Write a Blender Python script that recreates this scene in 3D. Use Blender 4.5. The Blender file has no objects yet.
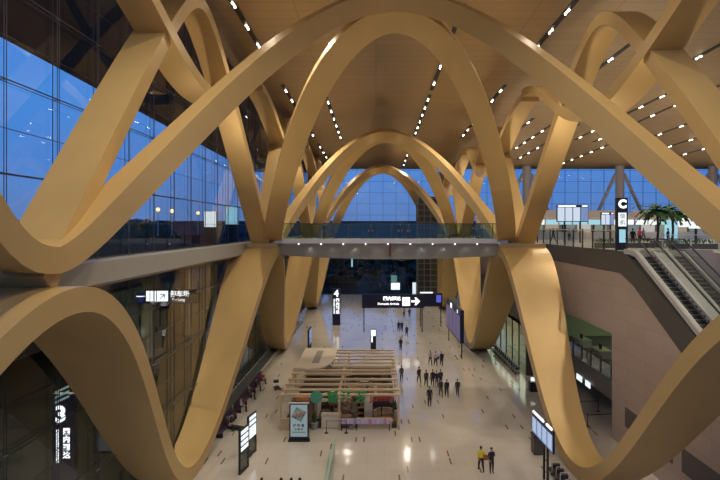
import bpy, bmesh, math, random
from math import sin, cos, pi, sqrt, radians as R
from mathutils import Vector as V, Matrix

random.seed(7)
S = bpy.context.scene
C = S.collection
EYE = 16.6            # eye height above the arrivals floor
F = 520.0             # focal length in pixels of the 720 px frame
AX = 1.9              # hall axis
Y0, BAY = 17.0, 36.0  # first node and bay length
DECK = 15.1           # departures level
SPRING = 15.0

# ------------------------------------------------------------------ materials
MATS = {}
def mat(name, col, rough=0.6, metal=0.0, spec=0.4, emit=None, estr=0.0, noise=0.0, nscale=3.0, bump=0.0, coat=0.0, stretch=(1, 1, 1)):
    if name in MATS: return MATS[name]
    m = bpy.data.materials.new(name); m.use_nodes = True
    n, l = m.node_tree.nodes, m.node_tree.links
    b = n['Principled BSDF']
    b.inputs['Base Color'].default_value = (*col, 1)
    b.inputs['Roughness'].default_value = rough
    b.inputs['Metallic'].default_value = metal
    b.inputs['Specular IOR Level'].default_value = spec
    b.inputs['Coat Weight'].default_value = coat
    if emit:
        b.inputs['Emission Color'].default_value = (*emit, 1)
        b.inputs['Emission Strength'].default_value = estr
    if noise or bump:
        tc = n.new('ShaderNodeTexCoord'); mp = n.new('ShaderNodeMapping')
        mp.inputs['Scale'].default_value = stretch
        nz = n.new('ShaderNodeTexNoise'); nz.inputs['Scale'].default_value = nscale; nz.inputs['Detail'].default_value = 4
        l.new(tc.outputs['Object'], mp.inputs[0]); l.new(mp.outputs[0], nz.inputs['Vector'])
        if noise:
            mx = n.new('ShaderNodeMix'); mx.data_type = 'RGBA'
            mx.inputs['A'].default_value = (*[c * (1 - noise) for c in col], 1)
            mx.inputs['B'].default_value = (*[min(1, c * (1 + noise)) for c in col], 1)
            l.new(nz.outputs['Fac'], mx.inputs['Factor']); l.new(mx.outputs['Result'], b.inputs['Base Color'])
        if bump:
            bp = n.new('ShaderNodeBump'); bp.inputs['Strength'].default_value = bump
            l.new(nz.outputs['Fac'], bp.inputs['Height']); l.new(bp.outputs[0], b.inputs['Normal'])
    MATS[name] = m
    return m

def glass_mat(name, tint=(0.9, 0.95, 0.95), ior=1.45, extra=0.0):
    m = bpy.data.materials.new(name); m.use_nodes = True
    n, l = m.node_tree.nodes, m.node_tree.links
    n.remove(n['Principled BSDF'])
    out = n['Material Output']
    t = n.new('ShaderNodeBsdfTransparent'); t.inputs[0].default_value = (*tint, 1)
    g = n.new('ShaderNodeBsdfGlossy'); g.inputs['Roughness'].default_value = 0.02
    lw = n.new('ShaderNodeLayerWeight'); lw.inputs['Blend'].default_value = 0.5
    pw = n.new('ShaderNodeMath'); pw.operation = 'POWER'; pw.inputs[1].default_value = 4.0; l.new(lw.outputs['Facing'], pw.inputs[0])
    fr = n.new('ShaderNodeMath'); fr.operation = 'MULTIPLY'; fr.inputs[1].default_value = 0.9; l.new(pw.outputs[0], fr.inputs[0])
    ad = n.new('ShaderNodeMath'); ad.operation = 'ADD'; ad.inputs[1].default_value = ((ior-1)/(ior+1))**2 + extra; ad.use_clamp = True
    mx = n.new('ShaderNodeMixShader')
    l.new(fr.outputs[0], ad.inputs[0]); l.new(ad.outputs[0], mx.inputs[0])
    l.new(t.outputs[0], mx.inputs[1]); l.new(g.outputs[0], mx.inputs[2]); l.new(mx.outputs[0], out.inputs[0])
    MATS[name] = m
    return m

def floor_mat():
    m = bpy.data.materials.new('stone_floor'); m.use_nodes = True
    n, l = m.node_tree.nodes, m.node_tree.links
    b = n['Principled BSDF']; b.inputs['Roughness'].default_value = 0.09; b.inputs['Specular IOR Level'].default_value = 0.7
    tc = n.new('ShaderNodeTexCoord'); sp = n.new('ShaderNodeSeparateXYZ'); l.new(tc.outputs['Object'], sp.inputs[0])
    def mth(op, a, bb=None):
        x = n.new('ShaderNodeMath'); x.operation = op
        for i, q in enumerate((a, bb)):
            if q is None: continue
            if isinstance(q, (int, float)): x.inputs[i].default_value = q
            else: l.new(q, x.inputs[i])
        return x.outputs[0]
    gx = mth('DIVIDE', sp.outputs['X'], 0.62); gy = mth('DIVIDE', sp.outputs['Y'], 1.25)
    ix, iy = mth('FLOOR', gx), mth('FLOOR', gy)
    fx, fy = mth('FRACT', gx), mth('FRACT', gy)
    cb = n.new('ShaderNodeCombineXYZ'); l.new(ix, cb.inputs[0]); l.new(iy, cb.inputs[1])
    wn = n.new('ShaderNodeTexWhiteNoise'); wn.noise_dimensions = '2D'; l.new(cb.outputs[0], wn.inputs['Vector'])
    pick = mth('LESS_THAN', wn.outputs['Value'], 0.075)
    inx = mth('LESS_THAN', mth('ABSOLUTE', mth('SUBTRACT', fx, 0.5)), 0.09)
    iny = mth('LESS_THAN', mth('ABSOLUTE', mth('SUBTRACT', fy, 0.5)), 0.40)
    dash = mth('MULTIPLY', pick, mth('MULTIPLY', inx, iny))
    # slab joints every 1.24 m
    jx = mth('LESS_THAN', mth('ABSOLUTE', mth('SUBTRACT', mth('FRACT', mth('DIVIDE', sp.outputs['X'], 1.24)), 0.5)), 0.006)
    jy = mth('LESS_THAN', mth('ABSOLUTE', mth('SUBTRACT', mth('FRACT', mth('DIVIDE', sp.outputs['Y'], 1.24)), 0.5)), 0.006)
    joint = mth('MULTIPLY', mth('MAXIMUM', jx, jy), 0.35)
    nz = n.new('ShaderNodeTexNoise'); nz.inputs['Scale'].default_value = 0.35; nz.inputs['Detail'].default_value = 6
    l.new(tc.outputs['Object'], nz.inputs['Vector'])
    m1 = n.new('ShaderNodeMix'); m1.data_type = 'RGBA'
    m1.inputs['A'].default_value = (0.43, 0.39, 0.335, 1); m1.inputs['B'].default_value = (0.57, 0.525, 0.46, 1)
    l.new(nz.outputs['Fac'], m1.inputs['Factor'])
    m2 = n.new('ShaderNodeMix'); m2.data_type = 'RGBA'; m2.inputs['B'].default_value = (0.2, 0.17, 0.14, 1)
    l.new(joint, m2.inputs['Factor']); l.new(m1.outputs['Result'], m2.inputs['A'])
    m3 = n.new('ShaderNodeMix'); m3.data_type = 'RGBA'
    wc = n.new('ShaderNodeMix'); wc.data_type = 'RGBA'
    wc.inputs['A'].default_value = (0.23, 0.09, 0.065, 1); wc.inputs['B'].default_value = (0.16, 0.125, 0.10, 1)
    l.new(mth('FRACT', mth('MULTIPLY', wn.outputs['Value'], 173.0)), wc.inputs['Factor'])
    l.new(wc.outputs['Result'], m3.inputs['B'])
    l.new(dash, m3.inputs['Factor']); l.new(m2.outputs['Result'], m3.inputs['A'])
    l.new(m3.outputs['Result'], b.inputs['Base Color'])
    return m

def panel_mat(name, c1, c2, line, scale_xy, rough=0.5, metal=0.0, coords='XY', gap=0.008, spec=0.4):
    """panels with fine joints, laid out by object coordinates"""
    m = bpy.data.materials.new(name); m.use_nodes = True
    n, l = m.node_tree.nodes, m.node_tree.links
    b = n['Principled BSDF']; b.inputs['Roughness'].default_value = rough; b.inputs['Metallic'].default_value = metal
    b.inputs['Specular IOR Level'].default_value = spec
    tc = n.new('ShaderNodeTexCoord'); sp = n.new('ShaderNodeSeparateXYZ'); l.new(tc.outputs['Object'], sp.inputs[0])
    cb = n.new('ShaderNodeCombineXYZ'); l.new(sp.outputs[coords[0]], cb.inputs[0]); l.new(sp.outputs[coords[1]], cb.inputs[1])
    br = n.new('ShaderNodeTexBrick'); br.inputs['Color1'].default_value = (*c1, 1); br.inputs['Color2'].default_value = (*c2, 1)
    br.inputs['Mortar'].default_value = (*line, 1); br.inputs['Scale'].default_value = 1.0
    br.inputs['Brick Width'].default_value = scale_xy[0]; br.inputs['Row Height'].default_value = scale_xy[1]
    br.inputs['Mortar Size'].default_value = gap; br.offset = 0.0
    l.new(cb.outputs[0], br.inputs['Vector'])
    l.new(br.outputs['Color'], b.inputs['Base Color'])
    return m

def emis(name, col, st): return mat(name, (0.02, 0.02, 0.02), 0.6, emit=col, estr=st)

GOLD = mat('gold_ribbon', (0.54, 0.365, 0.145), 0.40, metal=0.22, spec=0.4, noise=0.13, nscale=0.5, stretch=(1, 0.25, 1))
CEIL = panel_mat('bronze_ceiling', (0.43, 0.305, 0.165), (0.40, 0.283, 0.152), (0.20, 0.13, 0.06), (6.0, 1.4), 0.42, 0.35, gap=0.02)
FLOOR = floor_mat()
SOFF = mat('dark_soffit', (0.045, 0.055, 0.085), 0.7, noise=0.15)  # unlit look of the outer soffit is put into this colour
TAN = panel_mat('tan_wall', (0.40, 0.305, 0.24), (0.37, 0.28, 0.22), (0.21, 0.155, 0.12), (2.4, 1.2), 0.5, coords='YZ', gap=0.008)
DGREY = mat('dark_grey_cladding', (0.075, 0.07, 0.062), 0.45, noise=0.1)
GREYC = mat('grey_slab', (0.33, 0.31, 0.255), 0.6, noise=0.06)
GREYL = mat('light_grey_metal', (0.52, 0.50, 0.47), 0.4, metal=0.3)
STEEL = mat('stainless_steel', (0.60, 0.60, 0.58), 0.35, metal=0.45)
CABLE = mat('dark_cable', (0.06, 0.06, 0.065), 0.5, metal=0.5)
BLACK = mat('black_metal', (0.015, 0.015, 0.017), 0.45)
NAVY = mat('navy_panel', (0.012, 0.014, 0.045), 0.4)
RUB = mat('black_rubber', (0.02, 0.02, 0.022), 0.55)
WHITE_E = emis('white_letters', (1, 1, 1), 1.6)
LAMP = emis('lamp_glow', (1.0, 0.92, 0.78), 14.0)
LAMPS = emis('small_lamp_glow', (1.0, 0.95, 0.85), 3.5)
GLASS = glass_mat('curtain_glass', (0.80, 0.86, 0.88), 1.5, 0.015)
GLASSR = glass_mat('rail_glass', (0.78, 0.88, 0.84), 1.45, 0.01)
GLASSE = glass_mat('escalator_glass', (0.93, 0.96, 0.95), 1.3, 0.0)
GLASSD = glass_mat('dark_glass', (0.35, 0.42, 0.42), 1.5, 0.02)

# ------------------------------------------------------------------ mesh helpers
class MB:
    def __init__(s): s.v, s.f, s.mi, s.ms = [], [], [], []
    def _m(s, m):
        if m is None: return 0
        if m not in s.ms: s.ms.append(m)
        return s.ms.index(m)
    def add(s, vs, fs, m=None):
        o = len(s.v); s.v += [V(p) for p in vs]; k = s._m(m)
        for f in fs: s.f.append([o + i for i in f]); s.mi.append(k)
        return s
    def box(s, x0, x1, y0, y1, z0, z1, m=None):
        return s.add([(x0,y0,z0),(x1,y0,z0),(x1,y1,z0),(x0,y1,z0),(x0,y0,z1),(x1,y0,z1),(x1,y1,z1),(x0,y1,z1)],
                     [(0,3,2,1),(4,5,6,7),(0,1,5,4),(1,2,6,5),(2,3,7,6),(3,0,4,7)], m)
    def obox(s, c, a, b, h, m=None):
        """oriented box: centre c, half vectors a, b, h"""
        c, a, b, h = V(c), V(a), V(b), V(h)
        vs = [c + a*i + b*j + h*k for k in (-1, 1) for (i, j) in ((-1,-1),(1,-1),(1,1),(-1,1))]
        return s.add(vs, [(0,3,2,1),(4,5,6,7),(0,1,5,4),(1,2,6,5),(2,3,7,6),(3,0,4,7)], m)
    def bar(s, p, q, w, t=None, m=None, n=4, up=(0,0,1)):
        """bar of n sides from p to q"""
        p, q = V(p), V(q); d = (q - p)
        if d.length < 1e-6: return s
        d = d.normalized(); u = V(up)
        if abs(d.dot(u)) > 0.98: u = V((0, 1, 0))
        a = d.cross(u).normalized(); b = a.cross(d)
        t = w if t is None else t
        if n == 4: ring = [(-.5,-.5),(.5,-.5),(.5,.5),(-.5,.5)]
        else: ring = [(.5*cos(2*pi*i/n), .5*sin(2*pi*i/n)) for i in range(n)]
        vs = [e + a*(w*i) + b*(t*j) for e in (p, q) for (i, j) in ring]
        fs = [tuple(range(n))[::-1], tuple(range(n, 2*n))] + [(i, (i+1) % n, n + (i+1) % n, n + i) for i in range(n)]
        return s.add(vs, fs, m)
    def tube(s, pts, r, n=8, m=None):
        for a, b in zip(pts, pts[1:]): s.bar(a, b, 2*r, m=m, n=n)
        return s
    def lathe(s, c, prof, n=16, m=None):
        c = V(c); vs = []; k = len(prof)
        for (r, z) in prof:
            for i in range(n): vs.append(c + V((r*cos(2*pi*i/n), r*sin(2*pi*i/n), z)))
        fs = [(j*n+i, j*n+(i+1) % n, (j+1)*n+(i+1) % n, (j+1)*n+i) for j in range(k-1) for i in range(n)]
        fs += [tuple(range(n))[::-1], tuple(range((k-1)*n, k*n))]
        return s.add(vs, fs, m)
    def prism(s, poly, ax, lo, hi, m=None):
        """extrude a 2D polygon along axis ax ('X','Y','Z')"""
        def mk(a, b, c): return {'X': (c, a, b), 'Y': (a, c, b), 'Z': (a, b, c)}[ax]
        n = len(poly)
        vs = [mk(a, b, lo) for a, b in poly] + [mk(a, b, hi) for a, b in poly]
        return s.add(vs, [tuple(range(n))[::-1], tuple(range(n, 2*n))] + [(i, (i+1) % n, n+(i+1) % n, n+i) for i in range(n)], m)
    def blob(s, c, r, sub=2, amp=0.25, m=None, sq=(1,1,1)):
        bm = bmesh.new(); bmesh.ops.create_icosphere(bm, subdivisions=sub, radius=1)
        vs = []
        for v in bm.verts:
            k = r * (1 + random.uniform(-amp, amp)); vs.append((c[0]+v.co.x*k*sq[0], c[1]+v.co.y*k*sq[1], c[2]+v.co.z*k*sq[2]))
        fs = [[v.index for v in f.verts] for f in bm.faces]; bm.free()
        return s.add(vs, fs, m)
    def build(s, name, m=None, parent=None, smooth=False, loc=None, recalc=True):
        me = bpy.data.meshes.new(name)
        off = V((0,0,0))
        if parent is not None:
            p = parent
            while p is not None: off += p.location; p = p.parent
        if loc is not None: off += V(loc)
        me.from_pydata([p - off for p in s.v], [], s.f)
        if m is not None and not s.ms: me.materials.append(m)
        else:
            for q in s.ms: me.materials.append(q)
            me.polygons.foreach_set('material_index', s.mi)
        if recalc:
            bm = bmesh.new(); bm.from_mesh(me); bmesh.ops.recalc_face_normals(bm, faces=bm.faces); bm.to_mesh(me); bm.free()
        if smooth: me.polygons.foreach_set('use_smooth', [True]*len(me.polygons))
        me.update()
        o = bpy.data.objects.new(name, me); C.objects.link(o)
        if loc is not None: o.location = loc
        if parent is not None: o.parent = parent
        return o

def tag(o, label=None, cat=None, group=None, kind=None):
    if label: o['label'] = label
    if cat: o['category'] = cat
    if group: o['group'] = group
    if kind: o['kind'] = kind
    return o
def struct(o): o['kind'] = 'structure'; return o
def thing(name, label, cat, loc=(0,0,0), rz=0.0, group=None):
    o = bpy.data.objects.new(name, None); C.objects.link(o)
    o.location = loc; o.rotation_euler = (0, 0, rz); o.empty_display_size = 0.2
    return tag(o, label, cat, group)
def children(o): return [c for c in C.objects if c.parent == o]
def dup(o, loc=None, rz=None, label=None, group=None):
    kids = {}
    for c in C.objects:
        if c.parent: kids.setdefault(c.parent.name, []).append(c)
    def rec(q, par):
        n = q.copy(); C.objects.link(n)
        if par is not None: n.parent = par
        for ch in kids.get(q.name, []): rec(ch, n)
        return n
    r = rec(o, None)
    if loc is not None: r.location = loc
    if rz is not None: r.rotation_euler = (0, 0, rz)
    if label: r['label'] = label
    if group: r['group'] = group
    return r

def text(name, body, size, m, pos, right, up, parent, depth=0.01, align='CENTER', weight=0.0, kind=None):
    cu = bpy.data.curves.new(name, 'FONT'); cu.body = body; cu.size = size
    cu.align_x = align; cu.align_y = 'CENTER'; cu.extrude = depth; cu.offset = weight; cu.resolution_u = 3
    to = bpy.data.objects.new(name + '_tmp', cu); C.objects.link(to)
    bpy.context.view_layer.update()
    dg = bpy.context.evaluated_depsgraph_get()
    me = bpy.data.meshes.new_from_object(to.evaluated_get(dg))
    C.objects.unlink(to); bpy.data.objects.remove(to)
    r, u = V(right).normalized(), V(up).normalized(); nn = r.cross(u)
    off = V((0,0,0)); p = parent
    while p is not None: off += p.location; p = p.parent
    for v in me.vertices:
        v.co = V(pos) - off + r*v.co.x + u*v.co.y + nn*v.co.z
    me.materials.clear(); me.materials.append(m)
    o = bpy.data.objects.new(name, me); C.objects.link(o); o.parent = parent
    return o

def at(px, py, d): return V(((px - 376) * d / F, d, EYE + (227 - py) * d / F))
def on_floor(px, py, z=0.0):
    d = (EYE - z) * F / (py - 227); return V(((px - 376) * d / F, d, z))

def ribbon(name, pts, bdir, w, t, m=GOLD, endtan=None):
    """rectangular box girder swept along pts; w = size along bdir, t = size across; lists or callables of index fraction"""
    n = len(pts); vs, fs = [], []
    for i, p in enumerate(pts):
        a = pts[max(0, i-1)]; b = pts[min(n-1, i+1)]
        T = (b - a).normalized(); k = i / (n - 1)
        if endtan is not None and i in (0, n-1):
            et = V(endtan); T = et if et.dot(T) > 0 else -et
        bd = bdir(k) if callable(bdir) else V(bdir)
        B = (bd - T * bd.dot(T)).normalized(); N = T.cross(B)
        ww = w(k) if callable(w) else w; tt = t(k) if callable(t) else t
        vs += [p + B*(ww/2)*sx + N*(tt/2)*sy for sx, sy in ((-1,-1),(1,-1),(1,1),(-1,1))]
    for i in range(n-1):
        for j in range(4): fs.append((i*4+j, i*4+(j+1) % 4, (i+1)*4+(j+1) % 4, (i+1)*4+j))
    fs.append((3,2,1,0)); e = (n-1)*4; fs.append((e, e+1, e+2, e+3))
    me = bpy.data.meshes.new(name); me.from_pydata(vs, [], fs); me.materials.append(m)
    bm = bmesh.new(); bm.from_mesh(me); bmesh.ops.recalc_face_normals(bm, faces=bm.faces)
    for ed in bm.edges:
        va, vb = ed.verts[0].index, ed.verts[1].index
        ed.smooth = not (va % 4 == vb % 4) and (va // 4 not in (0, n-1) or va // 4 != vb // 4)
        if va % 4 == vb % 4: ed.smooth = False
    for f in bm.faces: f.smooth = True
    bm.to_mesh(me); bm.free()
    o = bpy.data.objects.new(name, me); C.objects.link(o)
    return o
# ================================================================== ARCHITECTURE
def ceil_z(y): return EYE + 17.2 - 0.023 * y
YEND = 128.0
XW = -14.3            # left curtain wall
XR = 18.6             # right wall / edge of the departures floor

# ---- floors and ground
struct(MB().box(-14.6, 60, -6, YEND, -0.4, 0).build('floor', FLOOR))
GROUND = mat('outdoor_ground', (0.022, 0.024, 0.02), 0.9, spec=0.0, noise=0.3, nscale=0.2)
struct(MB().box(-420, 420, -60, 700, -1.0, -0.45).build('ground', GROUND))
mb = MB().box(XR, 96, 40.5, YEND, DECK - 1.9, DECK - 0.35).box(24.2, 96, 8, 40.5, DECK - 1.9, DECK - 0.35)
struct(mb.build('floor_departures', panel_mat('departures_floor', (0.36,0.34,0.31), (0.33,0.31,0.285), (0.2,0.19,0.17), (1.2,1.2), 0.5)))

# ---- ceiling, soffit and roof
def slab(x0, x1, y0, y1, t=0.5):
    return MB().add([(x0,y0,ceil_z(y0)),(x1,y0,ceil_z(y0)),(x1,y1,ceil_z(y1)),(x0,y1,ceil_z(y1)),
                     (x0,y0,ceil_z(y0)+t),(x1,y0,ceil_z(y0)+t),(x1,y1,ceil_z(y1)+t),(x0,y1,ceil_z(y1)+t)],
                    [(0,3,2,1),(4,5,6,7),(0,1,5,4),(1,2,6,5),(2,3,7,6),(3,0,4,7)])
struct(slab(XW, 96, -6, YEND).build('ceiling', CEIL))
struct(slab(-32.0, XW - 0.02, -6, YEND + 6).build('roof_soffit', SOFF))

# ---- left curtain wall: glass, twin cables, tubes and fittings
def left_wall():
    g = MB(); ca = MB(); tu = MB(); fit = MB()
    y = -4.0; ys = []
    ys = [23.0 + 3.3*i for i in range(-8, 32)]
    zs = [EYE + 0.24 + 1.79*i for i in range(-9, 9)]
    g.add([(XW, -6, 0), (XW, YEND, 0), (XW, YEND, ceil_z(YEND)), (XW, -6, ceil_z(-6))], [(0,1,2,3)])
    w = struct(g.build('wall_left', GLASS, recalc=False))
    for yy in ys:
        if yy > YEND: continue
        for dy in (-0.07, 0.07): ca.bar((XW+0.25, yy+dy, 0), (XW+0.25, yy+dy, ceil_z(yy)), 0.035, m=CABLE, n=5)
        ca.box(XW-0.012, XW+0.012, yy-0.014, yy+0.014, 0, ceil_z(yy), CABLE)
    for k, z in enumerate(zs):
        if z > ceil_z(YEND): continue
        ca.box(XW-0.012, XW+0.012, -6, YEND, z-0.014, z+0.014, CABLE)
        if k % 2 == 0: tu.bar((XW+0.3, -6, z), (XW+0.3, YEND, z), 0.055, m=CABLE, n=6)
        for yy in ys:
            if yy < 8 or yy > 90: continue
            if k % 2: continue
            fit.bar((XW, yy, z), (XW+0.3, yy, z), 0.04, m=CABLE, n=5)
            fit.box(XW+0.22, XW+0.3, yy-0.11, yy+0.11, z-0.03, z+0.03, GREYC)
    ca.build('cable', None, w); tu.build('tube_rail', None, w); fit.build('glass_fitting', None, w)
left_wall()

# ---- far end glass facade (runs across the whole building)
def far_wall():
    w = struct(MB().add([(XW, YEND, 0), (96, YEND, 0), (96, YEND, ceil_z(YEND)), (XW, YEND, ceil_z(YEND))], [(0,1,2,3)]).build('wall_far', GLASS, recalc=False))
    f = MB()
    x = XW
    while x < 96:
        f.box(x-0.028, x+0.028, YEND-0.12, YEND+0.02, 0, ceil_z(YEND)); x += 3.2
    z = 0.3
    while z < ceil_z(YEND):
        f.box(XW, 96, YEND-0.1, YEND+0.02, z-0.022, z+0.022); z += 2.75
    f.build('mullion', CABLE, w)
far_wall()

# ---- right side: tan wall with the storefront recess and the dark fascia
sl = 0.575            # escalator slope
ztop = DECK - 0.35    # underside of balustrade
tw = MB()
# near solid wall, cut by the escalator flank
esc_y = 40.5
poly = [(8, 0), (41.0, 0), (41.0, 8.2), (58.0, 8.2), (128.0, 8.2), (128.0, 13.1), (39.6, 13.1), (37.6, 12.4), (28.6, 7.2), (8, 7.2)]
tw.prism(poly, 'X', XR, XR + 0.5)
wr = struct(tw.build('wall_right', TAN))
MB().box(XR-0.03, XR+0.06, 32.6, 38.8, 1.75, 3.2).box(XR-0.03, XR+0.06, 22.8, 31.6, 1.75, 3.2).build('dark_panel', mat('recess_dark', (0.10,0.085,0.075), 0.5), wr)
fa = MB().prism([(38.9, 14.75), (128, 14.75), (128, 13.1), (39.6, 13.1), (37.6, 12.4), (28.6, 7.2), (8, 7.2), (8, 9.0), (27.9, 9.0)], 'X', XR - 0.04, XR + 0.46)
struct(fa.build('trim_1', DGREY))
# office mezzanine behind the opening
OFFW = mat('office_wall', (0.34, 0.38, 0.24), 0.6)
mz = MB().box(XR+0.05, 34, 41.05, 58, 2.9, 4.5, DGREY).box(33.6, 34, 41, 58, 0, 8.2, OFFW).box(XR+0.5, 34, 41.0, 41.3, 0, 8.2, TAN).box(XR+0.5, 34, 57.8, 58.1, 0, 8.2, OFFW)
struct(mz.build('wall_office', None))
struct(MB().box(XR+0.5, 34, 41, 58, 8.2, 8.5).build('ceiling_office', mat('office_ceiling', (0.5,0.52,0.45), 0.7)))
# glazed shopfronts further on
SF = mat('shop_interior', (0.30, 0.33, 0.26), 0.6, noise=0.4, nscale=0.6)
sh = MB().box(22.5, 23, 58.1, 128, 0, 5.2, SF).box(16.8, 23, 58.1, 58.4, 0, 8.2, DGREY).box(16.8, XR+0.1, 58.1, 128, 5.2, 8.3, DGREY).box(16.8, 23, 58.1, 128, 5.2, 5.6, DGREY)
struct(sh.build('wall_shops', None))
struct(MB().add([(16.9, 58.4, 0), (16.9, 128, 0), (16.9, 128, 5.2), (16.9, 58.4, 5.2)], [(0,1,2,3)]).build('window_1', glass_mat('shop_glass', (0.8,0.88,0.8), 1.5, 0.02), recalc=False))
mfr = MB()
for i in range(24): mfr.box(16.82, 16.95, 58.4+3.0*i-0.05, 58.4+3.0*i+0.05, 0, 5.2)
struct(mfr.build('window_frame', CABLE))

# ---- left walkway slab
wk = MB().prism([(-14.25, 14.98), (-12.9, 14.98), (-12.9, 13.95), (-13.3, 13.75), (-14.25, 13.75)], 'Y', 4, 127.9)
struct(wk.build('trim_2', GREYC))
# glass parapet beyond the wall glass: balustrade of the outside deck
struct(MB().box(-46, -14.6, -6, 134, 13.2, 14.0).build('trim_3', SOFF))
tag(MB().box(-24.06, -24.0, 0, 130, 14.0, 15.6).build('balustrade', GLASSD), 'dark glass balustrade along the outside deck beyond the left glass wall', 'railing')

# ---- ribbons ------------------------------------------------------------
CAX, CWS = 1.35, [12.6, 11.7, 11.6, 11.5]
APEX = [15.7, 15.7, 13.1, 12.5]     # apex height above eye per bay (bay -1 first)
e_ = 0.11; c_ = sqrt(1 + e_*e_) - e_
def central(k, away, half=False):
    """one leaning arch; springs from node k, peaks half a bay on (away) or back (toward)"""
    y0 = Y0 + BAY * k; CW = CWS[k]; e_ = 0.17 if k == 0 else 0.11; c_ = sqrt(1 + e_*e_) - e_
    ap = APEX[k + 1] if away else APEX[k]
    zb = EYE - 1.05; z1 = EYE + ap - (0.65 if away else (1.45 if k == 1 else 0.55))
    pts = []; n = 56
    for i in range(n + 1):
        th = pi/2 - pi * i / n          # +90 .. -90
        u = sin(th); s = 1 - u*u
        q = sqrt(max(0, (s*c_ + e_)**2 - e_*e_))
        yy = y0 + (BAY/2 - 0.45) * (1.16 if k == 0 and not away else 1) * q * (1 if away else -1)
        pts.append(V((CAX - CW*u, yy, zb + (z1 - zb) * s)))
    lean = math.atan2(16.0, 17.5)
    sg = 1 if away else -1
    ph = R(12) if away else 0.0
    def bd(kf):
        # in-plane width direction, turned a little about the tangent
        i = min(n-1, max(1, round(kf*n)))
        T = (pts[i+1] - pts[i-1]).normalized()
        e2 = V((0, -sin(lean)*sg, cos(lean)))
        e1 = (e2 - T*e2.dot(T)).normalized().cross(T)
        e2 = T.cross(e1)
        return e1*cos(ph*(1-abs(2*kf-1)**4)) + e2*sin(ph*(1-abs(2*kf-1)**4))*(-1)
    def ww(kf): a = abs(2*kf - 1); return (0.75 + 1.05*a**3) if away else (1.75 + 0.05*a**3)
    def tt(kf): a = abs(2*kf - 1); return (1.3 - 0.42*a**3) if away else 0.88
    o = ribbon('ribbon_arch', pts, bd, ww, tt, endtan=(0,1,0))
    return o
CN = {(0, True): 'gold ribbon arch nearest the camera, rising from the left foreground loop over the hall',
      (1, False): 'gold ribbon arch springing at the bridge ends and leaning towards the foreground arch',
      (1, True): 'gold ribbon arch springing at the bridge ends and leaning away above the bridge',
      (2, False): 'gold ribbon arch behind the bridge leaning forward to the arch over the bridge',
      (2, True): 'gold ribbon arch behind the bridge leaning away to the far end',
      (3, False): 'innermost gold ribbon arch, springing beside the far glass facade',
      (0, False): 'gold ribbon arch leaning over the viewer, only its lower legs in view'}
for (k, a), lab in CN.items():
    tag(central(k, a), lab, 'arch', 'leaning ribbon arches across the hall')

def hyp(r, e): return (sqrt(r*r + e*e) - e) / (sqrt(1 + e*e) - e)
SIDE = {'left': (-11.6, -0.7), 'right': (15.0, 0.6)}
BAYN = ['foreground', 'middle', 'farthest']
for side, (xs, fl) in SIDE.items():
    for k in range(3):
        y0 = Y0 + BAY*k; H = 16.8 - 0.5*k if side == 'left' else 15.7 - 0.5*k
        pts = []
        for i in range(61):
            t = -1 + 2*i/60
            h = 1 - hyp(abs(t), 0.19)
            pts.append(V((xs + fl*h*1.2, y0 + BAY/2*(1+t), EYE - 1.9 + H*h)))
        tag(ribbon('side_arch', pts, (1,0,0), 1.8, 0.8), f'tall gold side arch along the {side} wall in the {BAYN[k]} bay', 'arch', 'side arches along the hall walls')
    # upper wave: crest at nodes, trough in mid bay
    for k in range(-1, 3):
        y0 = Y0 + BAY*k
        pts = []
        cr, tr = (14.7, 8.9) if side == 'left' else (13.6, 7.7)
        for i in range(61):
            t = -1 + 2*i/60
            h = 0.5 - 0.5*cos(pi*t)
            pts.append(V((xs + fl*(0.3 + 0.9*h), y0 + BAY/2*(1+t), EYE + tr + (cr - tr)*h - 0.012*max(0, y0-17))))
        if k >= 0: tag(ribbon('hanging_wave', pts, (1,0,0), 1.8, 0.75, endtan=(0,1,0)), f'gold wave sagging from the ceiling on the {side} side in the {BAYN[k]} bay', 'arch', 'sagging waves crossing the side arches')
        else: tag(ribbon('hanging_wave', pts, (1,0,0), 1.8, 0.75, endtan=(0,1,0)), f'gold wave sagging from the ceiling on the {side} side above the viewer', 'arch', 'sagging waves crossing the side arches')
    # lower V: crest at nodes, trough at the arrivals floor
    for k in range(-1, 3):
        y0 = Y0 + BAY*k
        pts, wd = [], []
        for i in range(65):
            t = -1 + 2*i/64
            h = 0.5 - 0.5*cos(pi*t)     # 0 trough, 1 crest
            if side == 'left': xi, xo = -12.0 + 2.2*h, -14.2 + 0.3*h
            else: xi, xo = 12.7 - 0.3*h, 15.1 + 1.9*h
            if side == 'right':
                sh_ = 1.9*min(1.5, max(0, (53 - (y0 + BAY/2*(1+t)))/36))**2.0; xi += sh_; xo += sh_*0.6
            pts.append(V(((xi+xo)/2, y0 + BAY/2*(1+t), 0.45 + 13.75*h))); wd.append(abs(xo-xi))
        nm = BAYN[k] if k >= 0 else 'nearest'
        tag(ribbon('lower_ribbon', pts, (1,0,0), lambda f, wd=wd: wd[min(64, round(f*64))], 0.85, endtan=(0,1,0)), f'broad gold lower ribbon dipping to the floor on the {side} side in the {nm} bay', 'arch', 'lower ribbons dipping to the arrivals floor')
    # hubs where everything meets
    for k in range(1, 4):
        x0, x1 = (-13.4, -9.9) if side == 'left' else (12.4, 17.0)
        tag(MB().box(x0, x1, Y0+BAY*k-0.9, Y0+BAY*k+0.9, 14.45, 14.95).build('ribbon_hub', GOLD), f'flat gold joint block between upper and lower ribbons, {side} side, {["foreground loop","bridge end","behind the bridge","far facade"][k]}', 'joint', 'joint blocks of the ribbons')

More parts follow.
